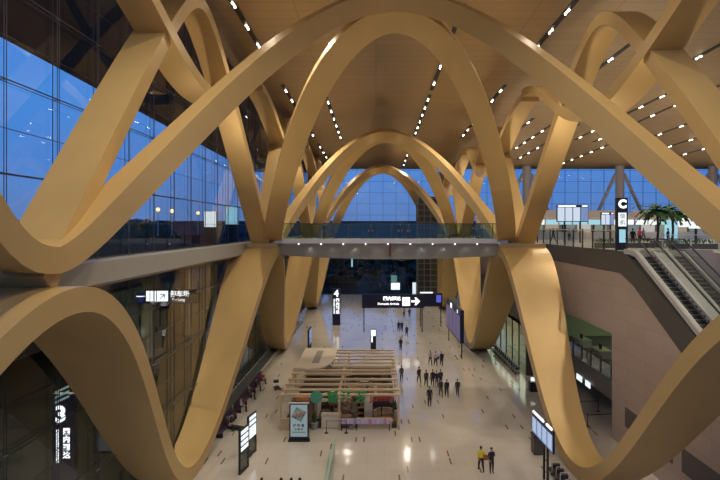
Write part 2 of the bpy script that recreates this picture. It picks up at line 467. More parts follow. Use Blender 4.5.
# ---- footbridge at the second node
def bridge():
    x0, x1 = -10.0, 13.2; y0 = 52.2; y1 = 57.6
    b = thing('footbridge', 'grey footbridge with glass balustrade spanning the hall between the golden arches', 'bridge', ((x0+x1)/2, (y0+y1)/2, 14.2))
    MB().box(x0, x1, y0, y1, 14.97, 15.35).build('deck', GREYC, b)
    # curved belly with a sloping front
    n = 24; vs = []; fs = []
    for i in range(n+1):
        x = x0 + (x1-x0)*i/n; u = 2*i/n-1
        zb = 13.75 - 0.45*(1-u*u)
        vs += [(x, y0+0.45, 14.97), (x, y0+1.0, zb), (x, y1-1.0, zb), (x, y1-0.45, 14.97)]
    for i in range(n):
        for j in range(3): fs.append((i*4+j, i*4+j+1, (i+1)*4+j+1, (i+1)*4+j))
    MB().add(vs, fs).build('belly', GREYC, b, smooth=False)
    MB().box(x0, x1, y0-0.06, y0+0.02, 14.95, 15.41).build('edge_trim', GREYL, b)
    for (yy, nm) in ((y0+0.12, 'front'), (y1-0.12, 'back')):
        MB().box(x0, x1, yy-0.012, yy+0.012, 15.39, 16.9).build('glass_panel', GLASSR, b)
        MB().box(x0, x1, yy-0.03, yy+0.03, 16.9, 16.97).build('handrail', CABLE, b)
        for i in range(17):
            x = x0 + (x1-x0)*i/16
            MB().box(x-0.03, x+0.03, yy-0.04, yy+0.04, 15.35, 16.9).build('post', CABLE, b)
    for i in range(10):
        x = -7.8 + 2.25*i
        MB().lathe((x, y0+0.2, 14.83), [(0.05,0),(0.06,0.08),(0.06,0.14)], 10).build('downlight', LAMPS, b)
    MB().box(1.35, 1.5, y0+0.35, y0+0.9, 13.6, 14.95).build('red_marker', mat('dark_red', (0.16,0.03,0.02), 0.5), b)
bridge()

# ---- ceiling light slots with their lamps
def slot(x, ya, yb, n, lab, seg=None, skew=0.0):
    zc = lambda y: ceil_z(y) - 0.02
    xm = x
    s = thing('light_slot', lab, 'ceiling light', (xm, (ya+yb)/2, zc((ya+yb)/2)), 0, 'long dark light slots in the ceiling')
    w = 0.2
    MB().add([(x-w,ya,zc(ya)-.05),(x+w,ya,zc(ya)-.05),(x+w,yb,zc(yb)-.05),(x-w,yb,zc(yb)-.05),
              (x-w,ya,zc(ya)+.01),(x+w,ya,zc(ya)+.01),(x+w,yb,zc(yb)+.01),(x-w,yb,zc(yb)+.01)],
             [(0,3,2,1),(4,5,6,7),(0,1,5,4),(1,2,6,5),(2,3,7,6),(3,0,4,7)]).build('channel', BLACK, s)
    for i in range(max(3, round(n*.75))):
        yy = ya + (yb-ya)*(i+0.5)/max(3, round(n*.75))
        m = MB()
        for j in range(2):
            m.lathe((x, yy + (j-0.5)*0.75, zc(yy)-0.15), [(0.055,0),(0.075,0.04),(0.075,0.10)], 8)
        m.box(x-.05, x+.05, yy-.38, yy+.38, zc(yy)-.09, zc(yy)-.05)
        m.build('lamp', LAMP, s)
slots = [(-10.4, 24, 52, 9), (-10.4, 58, 88, 9), (-10.4, 94, 124, 7), (-6.0, 54, 90, 11), (-6.0, 96, 124, 6),
         (6.4, 38, 60, 6), (6.4, 62, 90, 9), (6.4, 96, 124, 6), (14.4, 30, 52, 8), (14.4, 58, 88, 9), (22.4, 38, 66, 8),
         (22.4, 74, 104, 8), (30.4, 42, 70, 8), (30.4, 78, 112, 8), (38.4, 58, 92, 8), (46.4, 64, 100, 8), (54.4, 74, 112, 8), (26.4, 70, 100, 8), (34.4, 60, 90, 8), (42.4, 90, 120, 8), (62.4, 84, 120, 8)]
SL = ['over the left wall near the foreground arch', 'over the left wall above the bridge', 'over the left wall at the far end', 'left of the middle arch apex, over the bridge',
      'left of the hall centre at the far end', 'right of the near arch apex', 'right of the middle arch apex, over the bridge', 'right of the hall centre at the far end',
      'above the right side arch near the foreground', 'above the right side arch behind the bridge', 'first beyond the right side arch, near half', 'first beyond the right side arch, far half',
      'second beyond the right side arch, near half', 'second beyond the right side arch, far half', 'third beyond the right side arch', 'fourth beyond the right side arch',
      'fifth beyond the right side arch', 'between the first and second beyond the right side arch', 'between the second and third beyond the right side arch', 'between the third and fourth beyond the right side arch', 'sixth and outermost beyond the right side arch']
for a, lb in zip(slots, SL): slot(*a, 'dark ceiling slot with paired lamps ' + lb)

# ---- Y columns of the departures hall by the far facade
for x, lb in ((35.4, 'left of the sign column'), (57.2, 'behind the sign with the letter C'), (79.0, 'at the far right behind the near ribbon')):
    t = thing('braced_column', 'grey steel column with two slanting braces ' + lb, 'column', (x, 122, DECK-0.35), 0, 'braced columns of the departures hall')
    MB().lathe((x, 122, DECK-0.35), [(1.0,0),(1.0, ceil_z(122)-DECK+0.3)], 20).build('shaft', GREYL, t, smooth=False)
    for sx in (-1, 1):
        MB().bar((x+sx*1.0, 122, ceil_z(122)-2.0), (x+sx*7.6, 122, DECK-0.3), 0.75, m=GREYL, n=10).build('brace', None, t)
# ================================================================== OBJECTS
WOOD = mat('light_wood', (0.50, 0.37, 0.22), 0.5, noise=0.15, nscale=2, stretch=(1,6,1))
WOODD = mat('brown_wood', (0.22, 0.12, 0.06), 0.5, noise=0.2, nscale=2)
BEIGE = mat('beige_canopy', (0.52, 0.44, 0.34), 0.6, noise=0.05)
CREAM = mat('cream_panel', (0.62, 0.54, 0.40), 0.6)
GREENL = mat('green_letters', (0.04, 0.27, 0.07), 0.45)
REDL = mat('red_letters', (0.33, 0.03, 0.02), 0.45)
LEAF = mat('leaf_green', (0.035, 0.10, 0.03), 0.6, noise=0.4, nscale=1.5)
LEAFD = mat('dark_leaf', (0.012, 0.03, 0.014), 0.7, noise=0.4, nscale=0.6)
BARK = mat('bark', (0.06, 0.045, 0.03), 0.8)
PURPLE = mat('purple_fabric', (0.07, 0.035, 0.065), 0.7, noise=0.2)
SCREEN = emis('screen_blue', (0.35, 0.50, 0.95), 0.55)
SCREENP = emis('screen_pale', (0.70, 0.82, 1.0), 0.9)
SCREENV = emis('screen_violet', (0.42, 0.33, 0.62), 0.28)
LIGHTBOX = emis('lightbox_white', (0.90, 0.97, 1.0), 1.15)
LIGHTCY = emis('lightbox_cyan', (0.45, 0.85, 1.0), 0.8)

# ---- kiosk in the middle of the hall
KX0, KX1, KY0, KY1, KH = -7.8, 1.85, 42.6, 58.2, 2.6
def kiosk():
    k = thing('cafe_kiosk', 'open timber cafe pavilion with slatted roof and green letters in the middle of the floor', 'kiosk', ((KX0+KX1)/2, KY0, 0))
    for x in (KX0, -3.0, KX1):
        for y in (KY0, 50.4, KY1):
            MB().box(x-0.08, x+0.08, y-0.08, y+0.08, 0, KH).build('post', WOOD, k)
    for x in (KX0, -3.1, KX1):
        MB().box(x-0.1, x+0.1, KY0-0.1, KY1+0.1, KH, KH+0.16).build('long_beam', WOOD, k)
    for y in (42.7, 44.0, 45.5, 47.0, 48.8, 49.9):
        MB().box(KX0-0.1, KX1+0.1, y-0.16, y+0.16, KH+0.16, KH+0.30).build('roof_slat', WOOD, k)
    for y in (51.3, 52.7, 54.1, 55.5, 56.9, 58.1):
        MB().box(-4.3, KX1+0.1, y-0.13, y+0.13, KH+0.16, KH+0.30).build('roof_slat', WOOD, k)
    poly = [(KX0-0.05, 58.25), (KX0-0.05, 49.9), (-6.6, 49.7), (-5.6, 50.0), (-5.0, 50.6), (-4.5, 51.8), (-4.3, 53.0), (-4.25, 58.25)]
    cp = MB().prism(poly, 'Z', KH+0.31, KH+0.46).build('canopy', BEIGE, k)
    MB().box(-6.4, -5.7, 51.8, 56.8, KH+0.46, KH+0.50).build('skylight_strip', mat('taupe_strip', (0.25,0.21,0.17), 0.6), cp)
    MB().box(KX0, KX1, 57.9, 58.1, 0, 1.2).build('back_panel', CREAM, k)
    # curved inner counter screen seen through the slats
    pts = [V((-7.2 + 0.3*i, 46.6 + 1.3*(i/11)**2.2, 1.35)) for i in range(12)]
    MB().tube(pts, 0.16, 8).build('curved_rail', CREAM, k)
    # sign: disc, characters, script
    z = KH + 0.12
    d = MB().lathe((0,0,0), [(0.0,0),(0.50,0.0),(0.50,0.1),(0.0,0.1)], 24)
    d.v = [V((p.x - 4.85, KY0 - 0.22 + p.z, p.y + z)) for p in d.v]
    d.build('logo_disc', mat('logo_green', (0.08,0.30,0.18), 0.4), k)
    MB().bar((-4.85, KY0-0.1, 0.9), (-4.85, KY0-0.1, z-0.45), 0.09, m=WOODD, n=8).build('logo_pole', None, k)
    for i, ch in enumerate('普洱茶'):
        text('sign_letter', ch, 1.0, GREENL, (-3.55 + 1.17*i, KY0-0.24, z-0.02), (1,0,0), (0,0,1), k, 0.05, weight=0.025)
    text('script_letters', 'Jasmine', 0.62, REDL, (0.45, KY0-0.24, z-0.12), (1,0,0), (0,0,1), k, 0.04, weight=0.015)
    MB().box(KX0+.1,KX1-.1,KY0+.3,KY1-.1,0,.03).build('wood_flooring', mat('dark_flooring',(0.05,0.035,0.025),0.5), k)
    for xa,xb,yy in ((-5.4,-4.75,44.9),(-1.0,-0.3,44.6),(-0.2,0.1,47),(-7.7,-6.9,46)): MB().box(xa,xb,yy,yy+.1,0,2.2).build('partition_panel', CREAM, k)
    # low front fences
    MB().box(KX0-0.05, KX0+0.95, KY0-0.15, KY0+0.05, 0, 0.95).build('front_panel', WOOD, k)
    return k
kiosk()
# things in and around the pavilion
def counter(x0, x1, y0, y1, h, m, topm, label):
    t = thing('counter', label, 'counter', ((x0+x1)/2, (y0+y1)/2, 0))
    MB().box(x0, x1, y0, y1, 0, h).build('body', m, t)
    MB().box(x0-0.05, x1+0.05, y0-0.05, y1+0.05, h, h+0.06).build('top', topm, t)
    return t
counter(-4.5, -2.95, 42.9, 43.6, 1.0, CREAM, BEIGE, 'low cream counter at the pavilion front, left of the colourful banner')
cw = counter(-1.5, 1.3, 42.75, 43.4, 0.62, WOOD, WOOD, 'low wooden counter behind the colourful banner at the pavilion front')
counter(-2.9, -2.1, 42.9, 43.5, 0.85, mat('brown_box', (0.16,0.11,0.07), 0.6), WOODD, 'small dark brown cupboard at the left end of the colourful banner')
bn = MB()
cols = [(0.55,0.20,0.22),(0.25,0.45,0.60),(0.60,0.35,0.45),(0.35,0.55,0.60),(0.50,0.30,0.50),(0.30,0.50,0.65)]
for i in range(30):
    c = cols[(i*5 + i//3) % 6]; bn.box(-2.9+0.135*i, -2.9+0.135*(i+1), 42.28, 42.34, 0.58, 1.02, mat(f'banner_{(i*5+i//3)%6}', c, 0.6))
tb = thing('banner', 'long colourful pink and blue banner strip along the pavilion front', 'banner', (-0.7, 42.31, 0))
bn.build('banner_strip', None, tb)
for x in (-2.8, -1.6, 1.1): MB().box(x-0.03, x+0.03, 42.35, 42.41, 0, 0.65).build('post', BLACK, tb)
tv = thing('television', 'black television screen on a stand inside the pavilion front right', 'television', (0.45, 44.3, 0))
MB().box(-0.2, 1.15, 44.27, 44.36, 1.35, 2.15).build('screen', BLACK, tv)
MB().box(0.42, 0.52, 44.3, 44.4, 0.03, 1.4).build('stand', BLACK, tv); MB().box(0.1, 0.85, 44.1, 44.55, 0, 0.04).build('base', BLACK, tv)
def tub(x, y, r, label):
    t = thing('tub_sofa', label, 'sofa', (x, y, 0))
    MB().lathe((x,y,0), [(r*.9,0),(r,0.1),(r,0.42),(r*.95,0.45)], 20).build('seat', WOODD, t, smooth=False)
    vs=[];n=16
    for i in range(n+1):
        a = pi*(0.0+1.0*i/n)
        for rr, z in ((r*.98,0.4),(r*1.06,0.95),(r*.86,0.95),(r*.8,0.4)): vs.append((x+rr*cos(a), y+rr*sin(a), z))
    fs=[(i*4+j, i*4+(j+1)%4, (i+1)*4+(j+1)%4, (i+1)*4+j) for i in range(n) for j in range(4)]+[(0,1,2,3),(n*4+3,n*4+2,n*4+1,n*4)]
    MB().add(vs,fs).build('backrest', mat('tan_leather',(0.36,0.25,0.15),0.55), t)
tub(0.75, 43.95+0.3, 0.95, 'round brown tub sofa below the black television in the pavilion')
DKB = mat('dark_bar', (0.045,0.03,0.022), 0.55)
tub(0.3, 50.6, 1.0, 'dark round sofa under the rear slats at the right of the pavilion')
tub(-1.9, 51.0, 0.85, 'dark round sofa under the rear slats at the middle of the pavilion')
counter(-7.2, -3.6, 48.9, 49.5, 1.3, DKB, DKB, 'long dark bar under the front edge of the beige canopy')
counter(-3.4, -2.4, 46.2, 49.4, 1.0, CREAM, BEIGE, 'cream island counter below the long middle beam of the pavilion')
counter(-1.6, 1.5, 46.2, 46.7, 0.9, DKB, DKB, 'low dark bar across the right half of the pavilion')
counter(-6.9, -4.6, 45.6, 46.1, 0.9, DKB, DKB, 'low dark bar across the left half of the pavilion')
counter(-2.6, 1.6, 56.4, 57.2, 1.2, DKB, WOODD, 'dark back bar along the rear edge of the pavilion')
def shelf(x, y, label):
    t = thing('display_shelf', label, 'shelf', (x, y, 0))
    for sx in (-.75,.75): MB().box(x+sx-.04, x+sx+.04, y-.25, y+.25, 0, 1.7).build('side_panel', WOODD, t)
    for z in (.3,.75,1.2,1.66): MB().box(x-.71, x+.71, y-.25, y+.25, z, z+.05).build('shelf_board', WOODD, t)
    return t
shelf(-2.9, 45.2, 'brown open display shelf inside the pavilion behind the wicker chairs')
shelf(-0.9, 45.6, 'brown open display shelf inside the pavilion between letters and television')
for i, (x, z, y) in enumerate([(-3.2,.8,45.2),(-2.7,.8,45.2),(-3.1,1.25,45.2),(-2.5,1.25,45.2),(-1.2,.8,45.6),(-.7,1.25,45.6)]):
    MB_ = MB().box(x-.17, x+.17, y-.13, y+.13, z, z+.24)
    tag(MB_.build('gift_box', mat(f'gift_{i%3}', [(0.45,0.14,0.07),(0.5,0.36,0.16),(0.12,0.16,0.1)][i%3], 0.6)),
        ['red gift box on the middle board of the left display shelf, left end','tan gift box on the middle board of the left display shelf, right end','dark green gift box on the third board of the left display shelf','red gift box on the third board of the left display shelf','tan gift box on the right display shelf, middle board','dark green gift box on the right display shelf, third board'][i], 'box', 'gift boxes on the pavilion shelves')
tag(MB().box(-6.7,-5.75,43.5,44.1,2.05,2.35).build('orange_carton', mat('orange_carton',(0.55,0.22,0.09),0.6)), 'orange carton on top of the dark cabinet behind the standing poster', 'box')
cb = thing('cabinet', 'dark brown cabinet behind the standing poster at the pavilion corner', 'cabinet', (-6.1, 44, 0))
MB().box(-7.1,-5.2,43.5,44.4,0,2.05).build('body', mat('cabinet_brown',(0.13,0.09,0.055),0.6), cb)
for sx in (-6.62,-5.68): MB().box(sx-.44, sx+.44, 43.47, 43.5, 0.1, 1.95).build('door', mat('door_brown',(0.17,0.12,0.07),0.6), cb)
def wchair(loc, rz, label, first=[]):
    if first: return dup(first[0], loc, rz, label)
    t = thing('wicker_chair', label, 'chair', (0,0,0), 0, 'chairs inside the pavilion')
    wm = mat('wicker', (0.20,0.155,0.10), 0.7, noise=0.3, nscale=12)
    MB().lathe((0,0,0.38), [(0.34,0),(0.38,0.04),(0.36,0.1)], 14).build('seat', wm, t)
    vs=[];n=12
    for i in range(n+1):
        a = pi*(-0.1+1.2*i/n)
        for rr, z in ((.36,.44),(.42,.92),(.37,.92),(.31,.44)): vs.append((rr*cos(a), rr*sin(a), z))
    fs=[(i*4+j, i*4+(j+1)%4, (i+1)*4+(j+1)%4, (i+1)*4+j) for i in range(n) for j in range(4)]+[(0,1,2,3),(n*4+3,n*4+2,n*4+1,n*4)]
    MB().add(vs,fs).build('backrest', wm, t)
    for a in range(4): MB().bar((.27*cos(pi/4+a*pi/2), .27*sin(pi/4+a*pi/2), 0.4), (.31*cos(pi/4+a*pi/2), .31*sin(pi/4+a*pi/2), 0), .05, m=WOODD, n=6).build('leg', None, t)
    t.location = loc; t.rotation_euler.z = rz; first.append(t); return t
wc = [(-4.35,44.4,0.3,'wicker chair behind the cream counter, left of the pair'),(-3.2,44.35,-0.3,'wicker chair behind the cream counter, right of the pair'),
      (-1.9,44.5,2.6,'wicker chair by the small dark brown cupboard'),(-5.6,47.6,1.2,'wicker chair at the left round table under the slats'),(-4.0,47.7,-1.3,'wicker chair on the right of the left round table under the slats'),
      (-1.0,48.2,1.4,'wicker chair left of the middle round table under the slats'),(0.6,48.3,-1.4,'wicker chair right of the middle round table under the slats'),
      (-2.0,53.8,1.4,'wicker chair left of the back round table near the pavilion rear'),(-0.4,53.8,-1.4,'wicker chair right of the back round table near the pavilion rear'),(0.9,55.6,3.0,'wicker chair alone at the rear right corner of the pavilion')]
for x,y,rz,lb in wc: wchair((x,y,0), rz, lb)
def rtable(loc, label, first=[]):
    if first: return dup(first[0], loc, None, label)
    t = thing('round_table', label, 'table', (0,0,0), 0, 'round tables inside the pavilion')
    MB().lathe((0,0,0.7), [(0.48,0),(0.5,0.02),(0.5,0.05)], 20).build('tabletop', CREAM, t)
    MB().lathe((0,0,0.04), [(0.05,0),(0.05,0.66)], 10).build('column', BLACK, t)
    MB().lathe((0,0,0), [(0.26,0),(0.26,0.03),(0.06,0.05)], 16).build('base', BLACK, t)
    t.location = loc; first.append(t); return t
rtable((-4.8,47.7,0),'round cream table on the left under the roof slats'); rtable((-0.2,48.25,0),'round cream table in the middle under the roof slats'); rtable((-1.2,53.8,0),'round cream table near the rear of the pavilion')
def bush(name, loc, h, r, label, cat, pot=True, n=26):
    t = thing(name, label, cat, loc)
    z0 = loc[2]
    if pot: MB().lathe((loc[0],loc[1],z0), [(r*.5,0),(r*.62,h*.3),(r*.66,h*.34),(r*.5,h*.35)], 14).build('pot', mat('grey_pot',(0.25,0.24,0.22),0.6), t)
    m = MB()
    for i in range(n):
        a = random.uniform(0,2*pi); q = random.uniform(.1,1)
        b = V((loc[0]+.12*r*cos(a), loc[1]+.12*r*sin(a), z0+h*.33)); e = V((loc[0]+r*q*cos(a), loc[1]+r*q*sin(a), z0+h*random.uniform(.55,1)))
        s = (e-b).cross(V((0,0,1)))
        s = s.normalized()*r*.16 if s.length > 1e-4 else V((r*.16,0,0))
        md = (b+e)/2 + V((0,0,h*.06))
        m.add([b, md+s, e, md-s, md+V((0,0,-.02))], [(0,1,4),(1,2,4),(2,3,4),(3,0,4)])
    m.build('foliage', LEAF, t, recalc=False); return t
bush('potted_plant', (-5.05, 42.75, 0), 1.5, 0.5, 'leafy potted plant to the right of the standing poster', 'plant')
bush('potted_plant', (-2.0, 42.75, 0.0), 1.05, 0.45, 'low potted plant behind the left part of the banner', 'plant')
bush('potted_plant', (1.6, 44.8, 0), 1.9, 0.6, 'tall potted plant by the right front post of the pavilion', 'plant')

# small black barrier posts before the pavilion
bs = thing('rope_barrier', 'thin black barrier frame on the floor before the cream counter', 'barrier', (-3.2, 41.9, 0))
for x in (-4.0, -2.4): 
    MB().lathe((x,41.9,0), [(0.16,0),(0.16,0.03),(0.03,0.05),(0.025,1.0),(0.03,1.02)], 10).build('post', BLACK, bs)
MB().bar((-4.0,41.9,0.97),(-2.4,41.9,0.97),0.03,m=BLACK).build('rail', None, bs)

# ---- standing poster
ps = thing('poster_stand', 'pale blue poster with a food picture in a black floor frame before the pavilion', 'poster', (-5.98, 40.4, 0))
MB().box(-6.72,-5.22,40.3,40.5,0.06,2.9).build('frame', BLACK, ps)
MB().box(-6.75,-5.19,40.28,40.52,2.9,2.97).build('top_cap', GREYL, ps)
MB().box(-6.8,-5.14,40.15,40.65,0,0.10).build('base', BLACK, ps)
pf = MB().box(-6.62,-5.32,40.27,40.31,0.36,2.82).build('poster_sheet', emis('poster_blue', (0.52,0.66,0.70), 0.42), ps)
pic = MB()
for i in range(4):
    for j in range(4):
        c = [(0.30,0.16,0.10),(0.14,0.28,0.18),(0.42,0.30,0.2),(0.22,0.10,0.08),(0.2,0.3,0.36)][(i*3+j*2) % 5]
        a = R(-28); u = V((cos(a),0,sin(a))); v_ = V((-sin(a),0,cos(a)))
        ce = V((-5.98,40.265,2.08)) + u*(i-1.5)*.22 + v_*(j-1.5)*.22
        pic.obox(ce, u*.10, V((0,.008,0)), v_*.10, mat(f'picture_{(i*3+j*2)%5}', c, 0.6))
pic.build('picture', None, pf)
text('headline', '好 味 道', 0.24, BLACK, (-5.98,40.26,1.22), (1,0,0), (0,0,1), pf, 0.004, weight=0.006)
text('headline', '云 南 味', 0.19, BLACK, (-5.98,40.26,0.92), (1,0,0), (0,0,1), pf, 0.004, weight=0.004)
MB().box(-6.5,-5.45,40.255,40.27,0.68,0.74).build('green_line', GREENL, pf)

# ---- lit floor totems on the left
def totem(loc, rz, label, full):
    t = thing('floor_totem', label, 'sign', (0,0,0), 0, 'lit information totems on the left')
    MB().box(-0.06,0.06,-0.64,0.64,0,0.2).build('base', BLACK, t)
    for sy in (-0.6,0.6): MB().box(-0.07,0.07,sy-.05,sy+.05,0,2.95).build('upright', BLACK, t)
    MB().box(-0.05,0.05,-.55,.55,0.2,1.3).build('lower_panel', GLASSD, t)
    MB().box(-0.06,0.06,-.55,.55,1.3,2.95).build('back_board', BLACK, t)
    for i in range(4):
        z0 = 2.62 - .37*i
        if full and i >= 2: break
        MB().box(0.06,0.085,-0.53,0.53,z0,z0+.25).build('light_strip', LIGHTBOX, t)
    if full: MB().box(0.06,0.085,-0.53,0.53,1.32,2.12).build('light_panel', LIGHTBOX, t)
    for c in children(t): pass
    t.location = loc; t.rotation_euler.z = rz
    return t
totem((-9.0, 35.4, 0), R(-12), 'lit totem with white stripes on the left floor, nearer of the two', False)
totem((-9.06, 37.95, 0), R(-12), 'lit totem with a large white panel on the left floor, behind the striped one', True)
t = thing('edge_totem', 'thin dark totem standing far left of the floor beyond the pavilion', 'sign', (-9.0, 70.5, 0))
MB().box(-9.1,-8.9,69.2,71.8,0,2.9).build('board', BLACK, t); MB().box(-8.9,-8.87,69.4,71.6,0.8,2.7).build('light_panel', SCREEN, t)

# ---- pillar signs
p4 = thing('pillar_sign', 'tall navy pillar sign with a white number 4 near the far entrance', 'sign', (-6.7, 88, 0), 0, 'door number pillars')
MB().box(-7.35,-6.05,87.8,88.2,0,6.2).build('pillar', NAVY, p4)
text('number', '4', 1.55, WHITE_E, (-6.7,87.78,5.35), (1,0,0), (0,0,1), p4, 0.01, weight=0.05)
for i, ch in enumerate('国内到达'): text('character', ch, 0.62, WHITE_E, (-6.48,87.78,4.2-.66*i), (1,0,0), (0,0,1), p4, 0.01, weight=0.03)
text('english_line', 'Domestic Arrivals', 0.34, WHITE_E, (-7.05,87.78,3.2), (0,0,-1), (1,0,0), p4, 0.01, weight=0.012)
p3 = thing('pillar_sign', 'tall dark pillar sign with a white number 3 outside the left glass', 'sign', (-18.6, 31.2, 0), 0, 'door number pillars')
MB().box(-19.35,-18.05,31.1,31.5,0,6.6).build('pillar', NAVY, p3)
text('number', '3', 1.35, WHITE_E, (-18.85,31.08,5.35), (1,0,0), (0,0,1), p3, 0.01, weight=0.05)
for i, ch in enumerate('国内到达'): text('character', ch, 0.42, WHITE_E, (-18.5,31.08,4.35-.47*i), (1,0,0), (0,0,1), p3, 0.01, weight=0.02)
text('english_line', 'Domestic Arrivals', 0.27, WHITE_E, (-19.02,31.08,3.5), (0,0,-1), (1,0,0), p3, 0.01, weight=0.01)
for i in range(3): MB().obox((-18.75,31.07,6.4+.3*i-.1), (.42,0,.2), (0,.01,0), (0,0,.07)).build('light_stripe', emis('pale_stripe',(0.5,0.75,0.7),0.35), p3)
bp = thing('black_pillar', 'short black information pillar with a white head behind the pavilion', 'sign', (-0.35, 69.6, 0))
MB().box(-0.72,0.02,69.5,69.8,0,2.95).build('pillar', BLACK, bp)
MB().box(-0.66,-0.06,69.46,69.5,2.05,2.85).build('light_panel', WHITE_E, bp)
MB().box(-0.62,-0.45,69.46,69.5,1.2,2.0).build('light_stripe', WHITE_E, bp)
text('pictogram', '?', 0.6, BLACK, (-0.3,69.45,2.45), (1,0,0), (0,0,1), bp, 0.005)

# ---- direction gantry and the flight screen beside it
g = thing('direction_sign', 'wide navy direction sign with white arrow spanning above the far floor', 'sign', (3.0, 82, 0))
MB().box(-2.2,7.6,81.85,82.15,3.85,6.0).build('board', NAVY, g)
for x in (-1.9,7.3): MB().box(x-.08,x+.08,82.16,82.32,0,6.0).build('post', BLACK, g)
text('chinese_line', '国内到达', 0.70, WHITE_E, (2.5,81.83,5.3), (1,0,0), (0,0,1), g, 0.01, weight=0.03)
text('english_line', 'Domestic Arrivals', 0.46, WHITE_E, (1.95,81.83,4.5), (1,0,0), (0,0,1), g, 0.01, weight=0.015)
ar = MB().box(4.15,5.35,81.8,81.85,4.2,5.55); ar.build('pictogram_panel', WHITE_E, g)
text('pictogram', 'i', 0.9, NAVY, (4.75,81.78,4.85), (1,0,0), (0,0,1), g, 0.01)
MB().prism([(5.55,4.75),(6.3,4.75),(6.05,4.3),(6.35,4.3),(6.95,4.9),(6.35,5.5),(6.05,5.5),(6.3,5.05),(5.55,5.05)], 'Y', 81.8, 81.85).build('arrow', WHITE_E, g)
fs_ = thing('flight_screen', 'small navy flight screen to the right of the wide direction sign', 'screen', (9.0, 86.4, 0))
MB().box(7.2,11.0,86.3,86.6,3.4,5.6).build('board', NAVY, fs_)
MB().box(7.3,9.4,86.2,86.3,5.62,5.82).build('light_bar', WHITE_E, fs_)
MB().box(10.0,10.8,86.25,86.3,4.1,5.3).build('display', emis('deep_blue',(0.12,0.14,0.75),0.8), fs_)
for x in (7.4,10.8): MB().box(x-.07,x+.07,86.6,86.75,0,5.6).build('post', BLACK, fs_)
# round hanging lit sign further back
lg = thing('lit_logo_sign', 'white lit logo sign glowing outside above the wide direction sign', 'sign', (5.6, 131, 6))
MB().box(3.8,5.3,131,131.2,2.6,4.4).build('light_panel', emis('pale_green_glow',(0.35,0.75,0.65),0.35), lg)
MB().box(3.8,6.0,131,131.2,.8,2.5).build('light_panel', WHITE_E, lg)
MB().box(4.4,4.6,131.2,131.4,-0.45,4.4).build('post', BLACK, lg)
tag(MB().box(9.2,10.2,131,131.3,-.45,2.6).build('lit_panel_sign', LIGHTBOX), 'small upright white lit panel outside, left edge of the lift tower', 'sign')
t = thing('lit_strip_sign', 'narrow pale lit strip sign on a pole outside left of the far entrance', 'sign', (-6.05,131,-.45)); MB().box(-6.25,-5.85,131,131.2,6.6,8.6).build('light_panel', LIGHTCY, t); MB().box(-6.1,-6.0,131.2,131.3,-.45,8.6).build('post', BLACK, t)

# ---- flight boards on legs
def board(p, q, ztop, zbot, label, npan, sm, hdr, th=0.28, legs=(0.3,0.7)):
    p, q = V((*p,0)), V((*q,0)); u = (q-p).normalized(); nn = V((u.y,-u.x,0))
    if nn.x > 0: nn = -nn
    c = (p+q)/2; L = (q-p).length
    t = thing('flight_board', label, 'screen', c)
    up = V((0,0,1)); zc = (ztop+zbot)/2
    MB().obox(c+up*zc, u*L/2, nn*th/2, up*(ztop-zbot)/2).build('housing', NAVY, t)
    for f in legs: MB().obox(c+u*(f-.5)*L+up*(zbot/2), u*.06, nn*.06, up*zbot/2).build('leg', BLACK, t)
    w = L/npan
    for i in range(npan):
        cc = c + u*(-L/2+w*(i+.5)) + nn*(th/2+.012) + up*(zc-.06*(ztop-zbot))
        s = MB().obox(cc, u*w*.44, nn*.012, up*(ztop-zbot)*.38).build('screen', sm, t)
        rw = MB()
        for j in range(9): rw.obox(cc+nn*.014+up*(ztop-zbot)*.38*(0.86-.2*j), u*w*.38, nn*.003, up*(ztop-zbot)*.018)
        if sm is not SCREENV: rw.build('text_row', SCREENP, s)
    if hdr:
        for (f, k) in ((.3,.26),(.82,.12)):
            MB().obox(c+u*(f-.5)*L+up*(ztop+.07)+nn*.05, u*L*k, nn*.05, up*.07).build('light_bar', WHITE_E, t)
    return t
board((10.95,36.2),(11.15,32.6), 3.75, 2.35, 'blue flight information board on two legs at the lower right of the floor', 4, SCREEN, True, .14, legs=(.55,.72))
fb = board((10.6,76.6),(10.8,65.2), 6.1, 2.0, 'large violet flight board on tall legs before the right golden ribbons', 4, SCREENV, False, .5, (.06,.97))
for f in (.5,.85):
    pass
u_ = V((.2,-11.4,0)).normalized()
text('heading', '航班', 0.7, WHITE_E, V((10.7,72.0,5.7))+V((-.3,0,0)), u_, (0,0,1), fb, 0.01, weight=.02)
text('heading', 'D', 0.6, WHITE_E, V((10.78,67.0,5.7))+V((-.3,0,0)), u_, (0,0,1), fb, 0.01, weight=.02)

# ---- glass screen on the floor in the foreground
gp = thing('glass_partition', 'low green-edged glass partition on the floor at the bottom centre', 'partition', (-3.0, 36, 0))
MB().box(-3.03,-2.97,30.5,37.7,0.1,1.25).build('glass_panel', GLASSR, gp)
MB().box(-3.06,-2.94,30.5,37.7,1.25,1.30).build('top_edge', mat('green_glass_edge',(0.22,0.42,0.32),0.3), gp)
MB().box(-3.07,-2.93,30.5,37.7,0,0.1).build('base_rail', STEEL, gp)

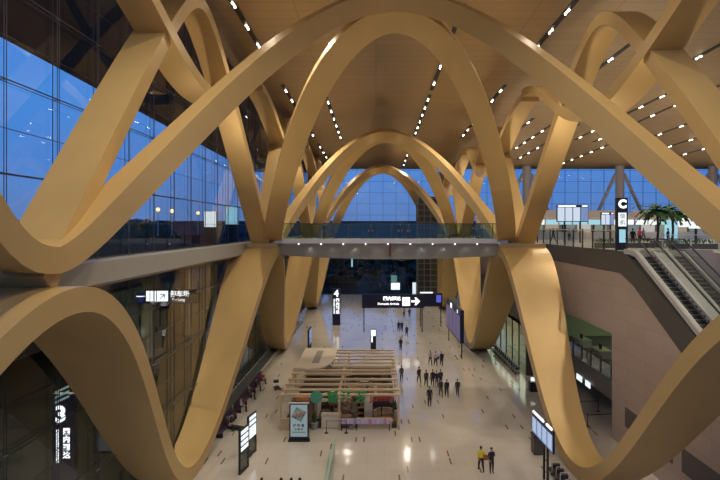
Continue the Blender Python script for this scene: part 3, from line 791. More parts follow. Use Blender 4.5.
# ---- seats, carts and barriers
def seat_row(name, p, q, n, label, cat, m, group=None):
    p, q = V((*p,0)), V((*q,0)); u = (q-p).normalized(); nn = V((u.y,-u.x,0)); c=(p+q)/2; L=(q-p).length
    t = thing(name, label, cat, c, 0, group); up = V((0,0,1))
    MB().obox(c+up*.36, u*L/2, nn*.04, up*.04).build('beam', BLACK, t)
    for i in range(n):
        cc = c + u*(-L/2+L/n*(i+.5))
        s = MB().obox(cc+up*.44, u*L/n*.46, nn*.25, up*.035).build('seat', m, t)
        MB().obox(cc+up*.72-nn*.28, u*L/n*.46, nn*.035, up*.27).build('backrest', m, t)
    for f in (-.42,0,.42): MB().obox(c+u*L*f+up*.17, u*.04, nn*.26, up*.17).build('leg', BLACK, t)
    return t
lk = MB().prism([(-14.2,0),(-13.1,0),(-13.1,0.28),(-14.2,0.28)], 'Y', 36.5, 90)
struct(lk.build('trim_4', mat('dark_plinth',(0.05,0.055,0.05),0.5)))
struct(MB().box(-13.1,-12.85,36.5,90,0,0.32).build('trim_6', GREYC))
seat_row('seat_row', (-12.3,40.5),(-12.3,45.4), 7, 'row of dark purple seats along the left plinth, nearest row', 'seats', PURPLE, 'purple seat rows at the left')
seat_row('seat_row', (-12.3,46.0),(-12.3,51.0), 7, 'row of dark purple seats along the left plinth, middle row', 'seats', PURPLE, 'purple seat rows at the left')
seat_row('seat_row', (-12.3,51.6),(-12.3,56.6), 7, 'row of dark purple seats along the left plinth, farthest row', 'seats', PURPLE, 'purple seat rows at the left')
def trolley(loc, rz, label, first=[]):
    if first: return dup(first[0], loc, rz, label)
    t = thing('luggage_trolley', label, 'trolley', (0,0,0), 0, 'luggage trolleys parked in the hall')
    MB().box(-.28,.28,-.5,.5,.16,.2).build('platform', BLACK, t)
    f = MB().tube([(-.28,.45,.2),(-.26,.55,1.0),(.26,.55,1.0),(.28,.45,.2)], .02, 6); f.build('handle_frame', STEEL, t)
    MB().box(-.25,.25,.3,.5,.55,.8).build('basket', BLACK, t)
    for x in (-.24,.24):
        for y in (-.42,.4): MB().lathe((x,y,0.0), [(.04,0),(.06,.03),(.06,.1),(.03,.14)], 8).build('wheel', RUB, t)
    t.location = loc; t.rotation_euler.z = rz; first.append(t); return t
c = on_floor(236.5, 429); trolley((c.x, c.y, 0), 1.2, 'luggage trolley left of the lit totems beside the ribbon foot')
c = on_floor(277, 389); trolley((c.x, c.y, 0), 0.4, 'luggage trolley beside the left front corner of the pavilion')
# trolleys lined up along the shop glass on the right
for i in range(12):
    y = 50.5 + 1.0*i
    trolley((15.9, y + 8.5, 0), pi, f'luggage trolley in the long row along the right shop glass, {["first and nearest","second","third","fourth","fifth","sixth","seventh","eighth","ninth","tenth","eleventh","last and farthest"][i]} in line')
for i in range(3):
    trolley((12.0, 33.6+.75*i, 0), pi, f'luggage trolley by the foot of the right golden ribbon, {["nearest","middle","farthest"][i]} of three nested')
bn_ = thing('waste_bin', 'dark waste bin cabinet behind the blue flight board at the lower right', 'bin', (11.9, 38.2, 0))
MB().box(11.5,12.3,37.8,38.6,0,1.3).build('body', DGREY, bn_); MB().box(11.45,12.35,37.75,38.65,1.3,1.38).build('lid', BLACK, bn_)
c = on_floor(536.5, 391)
dk = thing('service_desk', 'small black desk with a white monitor beside the right golden ribbon', 'desk', (c.x, c.y, 0))
MB().box(c.x-.7,c.x+.7,c.y-.35,c.y+.35,0,.95).build('body', BLACK, dk); MB().box(c.x-.75,c.x+.75,c.y-.4,c.y+.4,.95,1.0).build('top', DGREY, dk)
MB().box(c.x-.6,c.x-.15,c.y-.1,c.y-.05,1.02,1.4).build('monitor', LIGHTBOX, dk)
def stanchion(p, label):
    t = thing('queue_stanchion', label, 'barrier post', (p[0],p[1],0), 0, 'black queue posts under the office')
    x,y=p
    MB().lathe((x,y,0), [(.2,0),(.2,.03),(.05,.06)], 12).build('base', BLACK, t)
    MB().lathe((x,y,.05), [(.035,0),(.035,.95),(.05,.97),(.05,1.03)], 10).build('post', BLACK, t)
    return t
sp_ = [(17.6,43.3),(17.5,46.6),(20.0,43.6),(20.0,46.8)]
for p, lb in zip(sp_, ['nearest the tan wall corner','behind the first one','deeper inside the opening, front','deeper inside the opening, back']): stanchion(p, 'black queue post on the floor ' + lb)
for (a, b), lb in zip(((0,1),(1,3),(0,2)), ['along the hall edge','at the rear of the queue','across the front of the queue']):
    p, q = V((*sp_[a],.95)), V((*sp_[b],.95)); d=(q-p).normalized()
    tag(MB().bar(p+d*.06, q-d*.06, .012, .06, m=BLACK).build('queue_belt', None), 'black queue belt between posts ' + lb, 'barrier belt', 'queue belts under the office')
# lit notices under the office and its railing
tag(MB().box(18.5,18.56,45.0,46.0,2.6,3.1).build('lit_notice', LIGHTBOX), 'small white lit notice under the office floor, nearer of two', 'sign', 'lit notices under the office')
tag(MB().box(18.5,18.56,46.8,48.0,2.6,3.1).build('lit_notice', LIGHTBOX), 'small white lit notice under the office floor, farther of two', 'sign', 'lit notices under the office')
orl = thing('office_railing', 'brown post and glass railing of the office mezzanine on the right', 'railing', (18.7, 49.5, 4.5))
MB().box(18.69,18.72,41.1,57.7,4.5,5.6).build('glass_panel', GLASSR, orl)
for i in range(9): MB().box(18.64,18.76,41.3+2.0*i-.08,41.3+2.0*i+.08,4.5,5.9).build('post', mat('brown_post',(0.10,0.07,0.05),0.5), orl)
MB().box(18.66,18.74,41.1,57.7,5.6,5.66).build('handrail', BLACK, orl)
def desk(x, y, label):
    t = thing('office_desk', label, 'desk', (x,y,4.5), 0, 'desks in the lit office')
    MB().box(x-.6,x+.6,y-1.0,y+1.0,5.2,5.26).build('desktop', mat('desk_yellow',(0.50,0.52,0.30),0.5), t)
    for sy in (-.95,.95): MB().box(x-.55,x+.55,y+sy-.03,y+sy+.03,4.5,5.2).build('side_panel', GREYL, t)
    MB().box(x-.1,x-.05,y-.3,y+.3,5.27,5.7).build('monitor', BLACK, t)
for x,y,lb in ((21,44,'nearest the railing, front'),(21,48.5,'by the railing, middle'),(21,53,'by the railing, back'),(26,45,'deeper in the room, front'),(26,51,'deeper in the room, back')): desk(x,y,'pale office desk with a black monitor '+lb)

# ---- escalators going down beside the tan wall
def escalator(x0, x1, label):
    ytop, zt = 37.4, DECK-0.35; ybot = 12.0; zb_ = zt - sl*(ytop-ybot)
    t = thing('escalator', label, 'escalator', ((x0+x1)/2, (ytop+ybot)/2, zb_), 0, 'escalators at the right')
    prof = lambda dz: [(ytop+1.8, zt+dz), (ytop, zt+dz), (ybot, zb_+dz)]
    def strip(xa, xb, lo, hi, name, m, ext=0.0):
        a, b = prof(lo), prof(hi)
        return MB().prism(a + b[::-1], 'X', xa, xb).build(name, m, t)
    strip(x0+.12, x1-.12, -1.0, -0.25, 'truss', DGREY)
    st = MB(); n = int((ytop-ybot)/.4)
    for i in range(n):
        y = ytop-.4*(i+1); z = zt - sl*.4*(i+1)
        st.box(x0+.16, x1-.16, y, y+.4, z-.25, z-.04)
    st.build('step_band', mat('step_dark',(0.04,0.04,0.045),0.5,metal=.5), t)
    for xa, xb in ((x0, x0+.16), (x1-.16, x1)):
        s = strip(xa, xb, -.3, .12, 'skirt_deck', STEEL)
        xm = (xa+xb)/2
        bal = strip(xm-.012, xm+.012, .12, .92, 'glass_balustrade', GLASSE)
        strip(xm-.04, xm+.04, .92, 1.0, 'handrail', RUB)
    return t
escalator(18.75, 20.05, 'escalator nearest the tan wall, descending on the right')
escalator(20.9, 22.2, 'second escalator from the tan wall, descending on the right')
tag(MB().prism([(39.2,14.72),(37.4,14.72),(12,.15),(12,-.2),(37.4,14.0),(39.2,14.0)], 'X', 20.08, 20.87).build('escalator_median', STEEL), 'broad stainless median between the two escalators', 'median')
tag(MB().prism([(39.2,14.95),(37.4,14.95),(12,.35),(12,-.2),(37.4,13.0),(39.2,13.0)], 'X', 22.25, 24.15).build('escalator_flank', mat('violet_grey',(0.13,0.12,0.15),0.4)), 'violet grey sloping flank beyond the second escalator', 'cladding')
tag(MB().prism([(38.9,14.95),(37.4,14.9),(28.4,9.7),(14,1.4),(14,1.1),(28.4,9.35),(37.4,14.55),(38.9,14.6)], 'X', XR-.05, XR+.12).build('handrail_coping', GREYL), 'pale metal coping along the dark escalator flank', 'coping')
struct(MB().box(24.2,24.6,6,40.5,0,DECK-1.9).box(18.9,24.2,40.6,40.9,0,DECK-1.9).build('wall_stairwell', DGREY))

# ---- departures level railing along the edge
dr = thing('deck_railing', 'glass railing with dark posts along the departures edge at the right', 'railing', (XR+.15, 70, DECK-.35))
n = 40
for i in range(n):
    y = 40.6 + 2.2*i
    if y > 127: break
    MB().box(XR+.10,XR+.20,y-.05,y+.05,DECK-.35,DECK+1.35).build('post', mat('rail_post',(0.03,0.045,0.04),0.4,metal=.4), dr)
MB().box(XR+.13,XR+.16,40.6,127,DECK-.3,DECK+1.2).build('glass_panel', GLASSE, dr)
MB().box(XR+.10,XR+.20,40.6,127,DECK+1.2,DECK+1.27).build('handrail', STEEL, dr)
dr2 = thing('landing_railing', 'glass railing behind the escalator landing on the departures level', 'railing', (22, 40.55, DECK-.35))
MB().box(22.4,40,40.62,40.65,DECK-.3,DECK+.85).build('glass_panel', GLASSE, dr2); MB().box(22.4,40,40.6,40.68,DECK+.85,DECK+.91).build('handrail', STEEL, dr2)
for i in range(9): MB().box(22.4+2.2*i-.04,22.4+2.2*i+.04,40.59,40.69,DECK-.35,DECK+.85).build('post', STEEL, dr2)

# ---- C totem
ct = thing('zone_sign', 'tall black zone sign with a white letter C at the departures edge', 'sign', (19.5, 41.9, DECK-.35))
MB().box(19.35,20.25,41.8,42.1,DECK-.35,18.95).build('pillar', BLACK, ct)
text('letter', 'C', 0.9, WHITE_E, (19.8,41.78,18.42), (1,0,0), (0,0,1), ct, 0.01, weight=0.05)
MB().box(19.48,20.12,41.77,41.8,16.65,17.75).build('light_panel', LIGHTBOX, ct)
MB().box(19.55,20.05,41.77,41.8,15.35,16.4).build('light_panel', LIGHTCY, ct)
for i, ch in enumerate('值机'): text('character', ch, 0.42, BLACK, (19.8,41.76,17.45-.5*i), (1,0,0), (0,0,1), ct, 0.005)

def fids(x0, x1, y, z0, z1, n, label):
    t = thing('departure_board', label, 'screen', ((x0+x1)/2, y, DECK-.35), 0, 'departure boards on the upper level')
    MB().box(x0,x1,y,y+.25,z0,z1).build('housing', BLACK, t)
    for x in (x0+.25*(x1-x0), x0+.75*(x1-x0)): MB().box(x-.08,x+.08,y+.05,y+.2,DECK-.35,z0).build('leg', BLACK, t)
    w=(x1-x0)/n
    for i in range(n):
        s = MB().box(x0+w*(i+.06),x0+w*(i+.94),y-.03,y,z0+.08,z1-.28).build('screen', SCREENP if i<n-1 else SCREEN, t)
    MB().box(x0+.1,x0+.6*(x1-x0),y-.04,y,z1-.2,z1-.06).build('light_bar', WHITE_E, t); MB().box(x0+.8*(x1-x0),x1-.1,y-.04,y,z1-.2,z1-.06).build('light_bar', WHITE_E, t)
fids(20.9,24.5,60,17.2,19.15,4,'large departure board with pale columns left of the zone sign')
fids(26.2,27.7,60.5,16.8,18.3,3,'small departure board with blue columns just left of the zone sign')

# ---- check-in islands far back with pale canopies
PINK = emis('pink_canopy', (0.85,0.62,0.50), 0.28)
for i,(x0,x1,y,lb) in enumerate(((20.6,28.5,76,'left island behind the large departure board'),(28.9,38,77,'middle island behind the zone sign'),(38.6,52,78,'right island under the palm leaves'))):
    t = thing('check_in_island', 'check-in island with pale canopy and lit strip, '+lb, 'counter', ((x0+x1)/2,y,DECK-.35), 0, 'check-in islands')
    MB().box(x0,x1,y,y+3,DECK-.35,DECK+.75).build('counter', GREYL, t)
    MB().box(x0-.3,x1+.3,y-.5,y+3.5,17.7,18.0).build('canopy', BEIGE, t)
    MB().prism([(y-.5,18.0),(y+1.5,19.1),(y+3.5,18.0)],'X',x0+.5,x1-.5).build('canopy_roof', PINK, t)
    k=int((x1-x0)/1.9)
    for j in range(k):
        MB().box(x0+j*(x1-x0)/k+.1,x0+(j+1)*(x1-x0)/k-.1,y-.55,y-.5,16.95,17.68).build('light_strip', [LIGHTBOX,LIGHTCY][(i+j//2)%2], t)
    for x in (x0+.2,(x0+x1)/2,x1-.2): MB().box(x-.1,x+.1,y+2.8,y+3,DECK-.35,17.7).build('post', BLACK, t)
SHOPW = mat('shop_front', (0.20,0.19,0.17), 0.6, noise=.5, nscale=.8)
struct(MB().box(20,92,104,104.5,DECK-.35,17.4).build('wall_departures', SHOPW))
struct(MB().box(20,92,103.9,104.4,17.4,18.6).build('trim_5', mat('shop_fascia',(0.55,0.42,0.34),0.6)))
for i in range(16):
    x=21+3.2*i; MB().box(x,x+2.7,103.85,103.9,DECK-.3,17.2).build('shop_window', emis(f'shop_light_{i%4}', [(1.0,.85,.6),(.8,.95,.9),(1.0,.95,.85),(.75,.9,.7)][i%4], [.35,.22,.5,.28][i%4]), bpy.data.objects['wall_departures'])  # added glowing panels that brighten the dark departures level
# stacked white zone boards at the right
t = thing('stacked_signboard', 'stack of white lit direction boards on a black pole at the far right', 'sign', (32.6,53,DECK-.35))
MB().lathe((32.6,53,DECK-.35),[(.12,0),(.12,5.2)],10).build('pole', BLACK, t)
for i in range(4): MB().box(31.4+.15*i,34.2+.55*i,52.85,52.97,18.95-.75*i-.25,18.95-.75*i+.28).build('light_panel', LIGHTBOX, t)
tag(MB().box(35,41,60,60.2,16.6,18.2).build('lit_counter_sign', LIGHTBOX), 'wide white lit sign low behind the stacked white boards', 'sign')
tag(MB().box(33.4,34.8,60,60.2,DECK-.35,17.0).build('cyan_advert', LIGHTCY), 'upright cyan advertising light box by the palms', 'sign')

# ---- palms
def palm(loc, h, r, label):
    x,y,z=loc; t = thing('palm_tree', label, 'palm', loc, 0, 'palms on the departures level')
    MB().lathe((x,y,z),[(.5,0),(.65,.55),(.7,.6)],16).build('pot', mat('grey_pot',(0.25,0.24,0.22),0.6), t)
    MB().tube([(x,y,z+.5),(x+.08,y,z+h*.5),(x,y,z+h)],.11,8).build('trunk', BARK, t)
    for i in range(13):
        a = 2*pi*i/13+.2; el=.15+.55*(i%3)/2; m=MB(); pts=[]
        for j in range(7):
            q=j/6; pts.append(V((x+r*q*cos(a), y+r*q*sin(a), z+h+r*(el*q*1.3-.75*q*q))))
        for j in range(6):
            b=pts[j];e=pts[j+1];s=V((-sin(a),cos(a),0))*.32*r*(1-.9*abs(2*(j+.5)/6-.9))
            m.add([b-s*.8,b,b+s*.8,e+s+V((0,0,-.12)),e,e-s+V((0,0,-.12))],[(0,1,4,5),(1,2,3,4)])
        m.build('frond', LEAF, t, recalc=False)
palm((25.7,47.5,DECK-.35), 3.3, 2.1, 'green indoor palm right of the zone sign, nearer of two')
palm((28.2,49.5,DECK-.35), 3.2, 2.1, 'green indoor palm beside the stacked white boards, farther of two')
def planter(x0,x1,y,label):
    t = thing('planter_box', label, 'planter', ((x0+x1)/2,y,DECK-.35), 0, 'planters on the departures level')
    MB().box(x0,x1,y-.25,y+.25,DECK-.35,DECK+.1).build('trough', DGREY, t)
    m=MB()
    for i in range(int((x1-x0)*14)):
        px=random.uniform(x0,x1);py=y+random.uniform(-.2,.2);a=random.uniform(0,6.28);hh=random.uniform(.25,.55)
        m.add([(px,py,DECK+.08),(px+.12*cos(a)+.05,py+.12*sin(a),DECK+.1+hh*.6),(px+.2*cos(a),py+.2*sin(a),DECK+.1+hh),(px+.12*cos(a)-.05,py+.12*sin(a),DECK+.1+hh*.6)],[(0,1,2,3)])
    m.build('foliage', LEAF, t, recalc=False)
planter(19.4,24.5,46,'long planter with low leaves behind the railing, near the arch hub'); planter(24.6,30,43.5,'long planter with low leaves behind the escalator landing'); planter(30.6,36,43.8,'long planter with low leaves at the far right of the landing')

# ---- lift tower at the far right of the hall
lt = thing('lift_tower', 'dark glazed lift tower with a steel grid at the far end of the hall', 'tower', (10.9, 112, 0))
MB().box(8.9,12.9,110,114,0,23.0).build('glass_shaft', mat('tower_glass',(0.02,0.026,0.03),0.12,spec=.7), lt)
fr = MB()
for x in (8.85,10.2,11.55,12.95): fr.box(x-.07,x+.07,109.88,110,0,23.1)
for y in (110,112,114): fr.box(8.78,8.9,y-.07,y+.07,0,23.1)
for i in range(19): fr.box(8.8,13.0,109.86,110,.1+1.25*i,.22+1.25*i); fr.box(8.76,8.9,109.9,114,.1+1.25*i,.22+1.25*i)
fr.build('steel_grid', mat('tower_grid',(0.12,0.12,0.11),0.5), lt)

# ---- outdoors: trees, lamps, panels, added olive backdrop wall
def tree(x, y, h, r, label, m):
    t = thing('tree', label, 'tree', (x,y,-.45), 0, 'trees outside the glass')
    MB().lathe((x,y,-.45),[(.3,0),(.2,h*.55)],8).build('trunk', BARK, t)
    mm=MB()
    for i in range(14):
        a=random.uniform(0,6.28); q=random.uniform(0,.62)*r
        mm.blob((x+q*cos(a),y+q*sin(a),h*random.uniform(.15,.82)), r*random.uniform(.38,.6), 2, .22, sq=(1,1,.9))
    mm.build('crown', m, t, smooth=False)
names=['first','second','third','fourth','fifth','sixth','seventh','eighth','ninth','tenth','eleventh','twelfth']
for i in range(9):
    tree(-17+6.0*i, 150+random.uniform(-5,6), random.uniform(9,11), random.uniform(2.5,2.8), f'dark tree beyond the far glass facade, {names[i]} from the left', LEAFD)
for i in range(8):
    tree(-14+6.0*i, 163+random.uniform(-3,3), random.uniform(9.5,12), random.uniform(2.5,2.8), f'dark tree in the second row beyond the far glass facade, {names[i]} from the left', LEAFD)
hd = MB()
for i in range(70): hd.blob((-22+.82*i, 156+random.uniform(-.5,.5), 1.0), random.uniform(1.1,1.7), 2, .2)
tag(hd.build('hedge', LEAFD), 'long dark hedge at ground level beyond the far glass facade', 'hedge', kind='stuff')
for i in range(8):
    tree(-95-random.uniform(0,25), 78+28*i, random.uniform(17,21), random.uniform(9,10.5), f'dark tree far outside the left glass wall, {names[i]} counting into the distance', LEAFD)
struct(MB().box(-400,400,640,660,-.4,24).box(-330,-320,-40,640,-.4,21).build('hills', mat('far_land',(0.05,0.07,0.09),0.9)))  # distance haze mixed into the bluish hill colour
for i,(px,py,d) in enumerate(((158,209.5,140),(172,211,138),(198,213,165))):
    p=at(px,py,d); t=thing('street_lamp', 'orange glowing street lamp outside the left glass, '+['left one of three','middle one of three','right one of three'][i], 'lamp', (p.x,p.y,-.45), 0, 'street lamps outside')
    MB().lathe((p.x,p.y,-.45),[(.16,0),(.09,p.z+.3)],8).build('pole', GREYL, t)
    MB().blob((p.x,p.y,p.z),.55,2,0,emis('orange_lamp',(1.0,.60,.26),2.6)).build('lamp_head', None, t)
for i,(x0,y,w,z0,z1,mm) in enumerate(((-22.4,70.2,1.6,16.6,18.7,LIGHTBOX),(-21.2,76.5,1.8,17.0,19.6,LIGHTCY))):
    t=thing('advert_lightbox', ['bright white light box on the outside deck behind the left glass','pale cyan light box on the outside deck behind the left glass'][i],'sign',(x0,y,14.0))  # glowing panel with a black frame behind it
    MB().box(x0-w/2,x0+w/2,y,y+.3,z0,z1).build('light_panel', mm, t); MB().box(x0-w/2-.06,x0+w/2+.06,y+.05,y+.35,14.0,z1+.06).build('frame', BLACK, t)
struct(MB().box(-46.5,-46,-6,134,-.45,13.2).build('wall_outer', mat('road_wall',(0.16,0.15,0.10),0.8,noise=.35,nscale=.3)))  # added wall; olive colour stands in for the tan reflection in the glass
for i in range(9):
    y=12+14*i; tag(MB().lathe((-30,y,-.45),[(.7,0),(.7,13.65)],16).build('road_column', mat('road_wall',(0.16,0.15,0.10),0.8)), f'round concrete column under the outside deck, {names[i]} counting away from the camera', 'column', 'columns under the outside deck')
g=thing('road_sign','white lit pictogram sign hanging outside below the left walkway','sign',(-20.9,48,9.5))
MB().box(-23.4,-16.5,48.0,48.2,9.55,10.85).build('board', NAVY, g)
MB().box(-21.2,-20.3,47.95,48,9.75,10.7).build('pictogram_panel', WHITE_E, g); MB().box(-20.2,-19.2,47.95,48,9.75,10.7).build('pictogram_panel', WHITE_E, g)
text('pictogram','↗',0.9,NAVY,(-19.7,47.94,10.2),(1,0,0),(0,0,1),g,.005); 
MB().lathe((-21.7,47.97,10.2),[(.0,0),(.4,0),(.4,.03),(0,.03)],12).build('round_pictogram',WHITE_E,g)
text('chinese_line','停车场',0.6,WHITE_E,(-18.1,47.94,10.4),(1,0,0),(0,0,1),g,.01,weight=.015); text('english_line','Parking',0.4,WHITE_E,(-18.2,47.94,9.9),(1,0,0),(0,0,1),g,.01)
for x in (-22.8,-17.1): MB().bar((x,48.1,10.8),(x,48.1,13.25),.08,m=BLACK).build('hanger', None, g)
ob=thing('notice_board','black framed notice board outside the lower left glass','sign',(-17.0,33.2,0))
MB().box(-17.9,-16.2,33.1,33.25,2.2,5.1).build('frame', BLACK, ob); MB().box(-17.75,-16.35,33.06,33.1,2.35,4.95).build('sheet', emis('dim_sheet',(.3,.36,.36),.12), ob)
for x in (-17.8,-16.3): MB().box(x-.05,x+.05,33.25,33.33,-.45,5.1).build('post', BLACK, ob)

# ---- people ------------------------------------------------------------
SKIN = mat('skin', (0.42,0.26,0.18), 0.55)
HAIR = mat('black_hair', (0.012,0.010,0.010), 0.5)
def cloth(n, c): return mat('cloth_'+n, c, 0.75, noise=0.1, nscale=8)
def body_mesh(pose):
    vs, es, rs = [], [], []
    def a(p, r, par=None):
        vs.append(V(p)); rs.append(r); i=len(vs)-1
        if par is not None: es.append((par,i))
        return i
    sit = pose=='sit'
    hz = .50 if sit else .93
    pel=a((0,0,hz),(.165,.125)); wa=a((0,.0,hz+.17),(.15,.11),pel); ch=a((0,-.01,hz+.36),(.17,.12),wa); nb=a((0,0,hz+.51),(.075,.065),ch)
    nk=a((0,-.005,hz+.56),(.052,.055),nb); h0=a((0,-.02,hz+.63),(.066,.08),nk); h1=a((0,-.012,hz+.71),(.076,.093),h0); h2=a((0,-.005,hz+.765),(.05,.06),h1)
    a((0,-.115,hz+.665),(.014,.016),h0)
    for s in (-1,1): a((s*.085,0,hz+.68),(.012,.022),h1)
    st = {'stand':0,'walk':1,'phone':0,'sit':0}[pose]
    for s in (-1,1):
        k = s*st
        if sit:
            hip=a((s*.09,-.03,.49),(.095,.09),pel); kn=a((s*.10,-.44,.50),(.062,.062),hip); an=a((s*.10,-.46,.10),(.042,.042),kn); he=a((s*.10,-.44,.045),(.04,.035),an); a((s*.105,-.62,.03),(.035,.025),he)
        else:
            hip=a((s*.09,0,.86),(.105,.115),pel); kn=a((s*.095,-.14*k-.02,.48+.01*abs(k)),(.075,.08),hip); an=a((s*.095,-.26*k if k>0 else -.30*k,.09 if k>=0 else .15),(.042,.044),kn)
            he=a((vs[an].x,vs[an].y+.015,.045 if k>=0 else .09),(.04,.035),an); a((s*.105,vs[an].y-.17,.03),(.038,.024),he)
        sh=a((s*.18,0,hz+.45),(.06,.06),ch)
        if pose=='phone' and s>0: e=a((s*.23,-.02,hz+.19),(.045,.045),sh); w=a((s*.15,-.22,hz+.33),(.03,.03),e); dr=V((-.2,-.5,.8))
        elif sit: e=a((s*.22,-.03,hz+.19),(.045,.045),sh); w=a((s*.14,-.25,hz+.10),(.03,.03),e); dr=V((-.1*s,-.95,-.2))
        else: e=a((s*.225,.03+.09*k,hz+.18),(.045,.045),sh); w=a((s*.235,-.02+.15*k,hz-.05),(.03,.03),e); dr=V((0,-.15,-1))
        dr.normalize(); p=vs[w]
        pm=a(p+dr*.06,(.034,.022),w)
        sd = V((0,1,0)) if abs(dr.z)>.5 else V((1,0,0))
        for f,(o,L) in enumerate(((-.026,.062),(-.009,.074),(.009,.070),(.026,.054))):
            f1=a(p+dr*.10+sd*o,(.0095,.0095),pm); f2=a(p+dr*(.10+L*.55)+sd*o*1.05+V((-s*.004,0,0)),(.0085,.0085),f1); a(p+dr*(.10+L)+sd*o+V((-s*.016,0,0)),(.0075,.0075),f2)
        t1=a(p+dr*.045-sd*.038,(.011,.011),pm); a(p+dr*.085-sd*.052,(.009,.009),t1)
    me=bpy.data.meshes.new('body'); me.from_pydata(vs,es,[])
    o=bpy.data.objects.new('body_tmp',me); C.objects.link(o)
    sk=o.modifiers.new('skin','SKIN'); sk.use_smooth_shade=True
    for i,d in enumerate(me.skin_vertices[0].data): d.radius=rs[i]; d.use_root=(i==0)
    sb=o.modifiers.new('sub','SUBSURF'); sb.levels=1; sb.render_levels=1
    bpy.context.view_layer.update()
    out=bpy.data.meshes.new_from_object(o.evaluated_get(bpy.context.evaluated_depsgraph_get()))
    C.objects.unlink(o); bpy.data.objects.remove(o)
    hands=[vs[i] for i in range(len(vs)) if rs[i][0] in (.034,)]
    out.materials.clear()
    for i in range(4): out.materials.append(None)
    mi=[]
    for f in out.polygons:
        c=f.center
        if c.z>hz+.535: q=0
        elif any((c-h).length<.13 for h in hands): q=0
        elif c.z<.075 and True: q=3
        elif (c.z<hz+.03 and abs(c.x)<.2) : q=2
        else: q=1
        mi.append(q)
    out.polygons.foreach_set('material_index',mi); out.polygons.foreach_set('use_smooth',[True]*len(mi))
    return out, hz
def head_bits(hz):
    bm=bmesh.new(); bmesh.ops.create_uvsphere(bm,u_segments=14,v_segments=10,radius=1)
    for v in bm.verts:
        v.co=V((v.co.x*.088,v.co.y*.106+.008,v.co.z*.10+hz+.712))
    bmesh.ops.delete(bm,geom=[v for v in bm.verts if v.co.z<hz+.70 and v.co.y<.02],context='VERTS')
    h=bpy.data.meshes.new('hair'); bm.to_mesh(h); bm.free(); h.materials.append(HAIR)
    bm=bmesh.new(); bmesh.ops.create_uvsphere(bm,u_segments=8,v_segments=6,radius=.011)
    e=bpy.data.meshes.new('eye'); bm.to_mesh(e); bm.free(); e.materials.append(HAIR)
    bm=bmesh.new(); bmesh.ops.create_cube(bm,size=1)
    for v in bm.verts: v.co=V((v.co.x*.05,v.co.y*.012,v.co.z*.010))
    m=bpy.data.meshes.new('mouth'); bm.to_mesh(m); bm.free(); m.materials.append(mat('lips',(.25,.09,.07),.5))
    return h,e,m
BM={p:body_mesh(p) for p in ('stand','walk','phone','sit')}
HB={p:head_bits(BM[p][1]) for p in BM}
OUT={}
def person(loc, rz, pose, top, legs, label, group=None, scale=1.0, bag=None):
    key=(pose,top,legs)
    if key not in OUT:
        me=BM[pose][0].copy(); me.name='person'
        me.materials[0]=SKIN; me.materials[1]=cloth(*top); me.materials[2]=cloth(*legs); me.materials[3]=BLACK
        OUT[key]=me
    hz=BM[pose][1]
    o=bpy.data.objects.new('person',OUT[key]); C.objects.link(o); o.location=loc; o.rotation_euler.z=rz; o.scale=(scale,)*3
    tag(o,label,'person',group)
    h,e,m=HB[pose]
    for nm,me,p in (('hair',h,(0,0,0)),('eye',e,(-.03,-.098,hz+.69)),('eye',e,(.03,-.098,hz+.69)),('mouth',m,(0,-.096,hz+.625))):
        c=bpy.data.objects.new(nm,me); C.objects.link(c); c.parent=o; c.location=p
    if bag:
        mb_=MB().obox((loc[0]+bag[1][0],loc[1]+bag[1][1],loc[2]+bag[1][2]),(.14,0,0),(0,.07,0),(0,0,.17))
        b=mb_.build('bag', cloth(*bag[0]),None); tag(b,bag[2],'bag')
    return o
DK=('black',(.018,.018,.022)); CH=('charcoal',(.035,.035,.042)); NV=('navy',(.025,.03,.06)); WH=('white',(.55,.50,.48)); YE=('yellow',(.62,.50,.03)); RD=('red',(.38,.035,.03)); BR=('brown',(.11,.06,.04)); LG=('lightgrey',(.42,.36,.34)); SKL=('skin_leg',(.36,.22,.15)); GR=('green',(.05,.16,.08)); BL=('blue',(.06,.12,.32))
def fp(px,py): p=on_floor(px,py); return (p.x,p.y,0)
WG='walkers beside the pavilion'
P=person
P(fp(481,471.5),pi+.1,'walk',YE,DK,'person in a bright yellow shirt and dark trousers walking at the bottom right',bag=(('orange_red',(.40,.09,.03)),(.30,.02,.95),'red shoulder bag carried by the person in the yellow shirt'))
P(fp(491.5,473),.2,'phone',DK,CH,'person in black with a raised arm walking beside the yellow shirt')
P(fp(401.5,381.5),.2,'stand',CH,DK,'person in dark clothes standing alone by the right rear corner of the pavilion')
P(fp(419,383),.3,'walk',DK,CH,'person in black, leftmost of the walking group right of the pavilion',WG)
P(fp(426.2,386.7),.1,'walk',CH,DK,'person in a dark dress, second from the left in the walking group',WG)
P(fp(432.6,386),.0,'walk',DK,DK,'person in black, left of the tight trio in the walking group',WG)
P(fp(436.8,387.2),.2,'stand',DK,NV,'person in black and navy, middle of the tight trio in the walking group',WG)
P(fp(440.6,386),-.1,'walk',NV,DK,'person in a navy jacket, right of the tight trio in the walking group',WG)
P(fp(440.8,396.8),.1,'walk',DK,BR,'person in black with brown legs, in front of the tight trio',WG)
P(fp(446.7,397),.0,'walk',DK,CH,'person in a black coat, between the rightmost walker and the front of the trio',WG)
P(fp(457.6,396.6),-.2,'walk',CH,BR,'person in charcoal, rightmost of the walking group',WG)
P(fp(429.6,406.4),.1,'stand',DK,DK,'person in a black suit, nearest and largest of the walking group',WG,1.08)
P(fp(430.3,365),.2,'walk',LG,BR,'person in light grey, left of the three walking behind the group')
P(fp(435.7,365.8),.1,'walk',WH,DK,'person in a white shirt, middle of the three walking behind the group',bag=(('brown',(.11,.06,.04)),(.28,-.02,.95),'brown bag carried by the person in the white shirt'))
P(fp(441.6,365.8),.0,'walk',DK,CH,'person in black, right of the three walking behind the group')
P(fp(400.7,350.5),.1,'stand',DK,DK,'person in black standing behind the rear right corner of the pavilion')
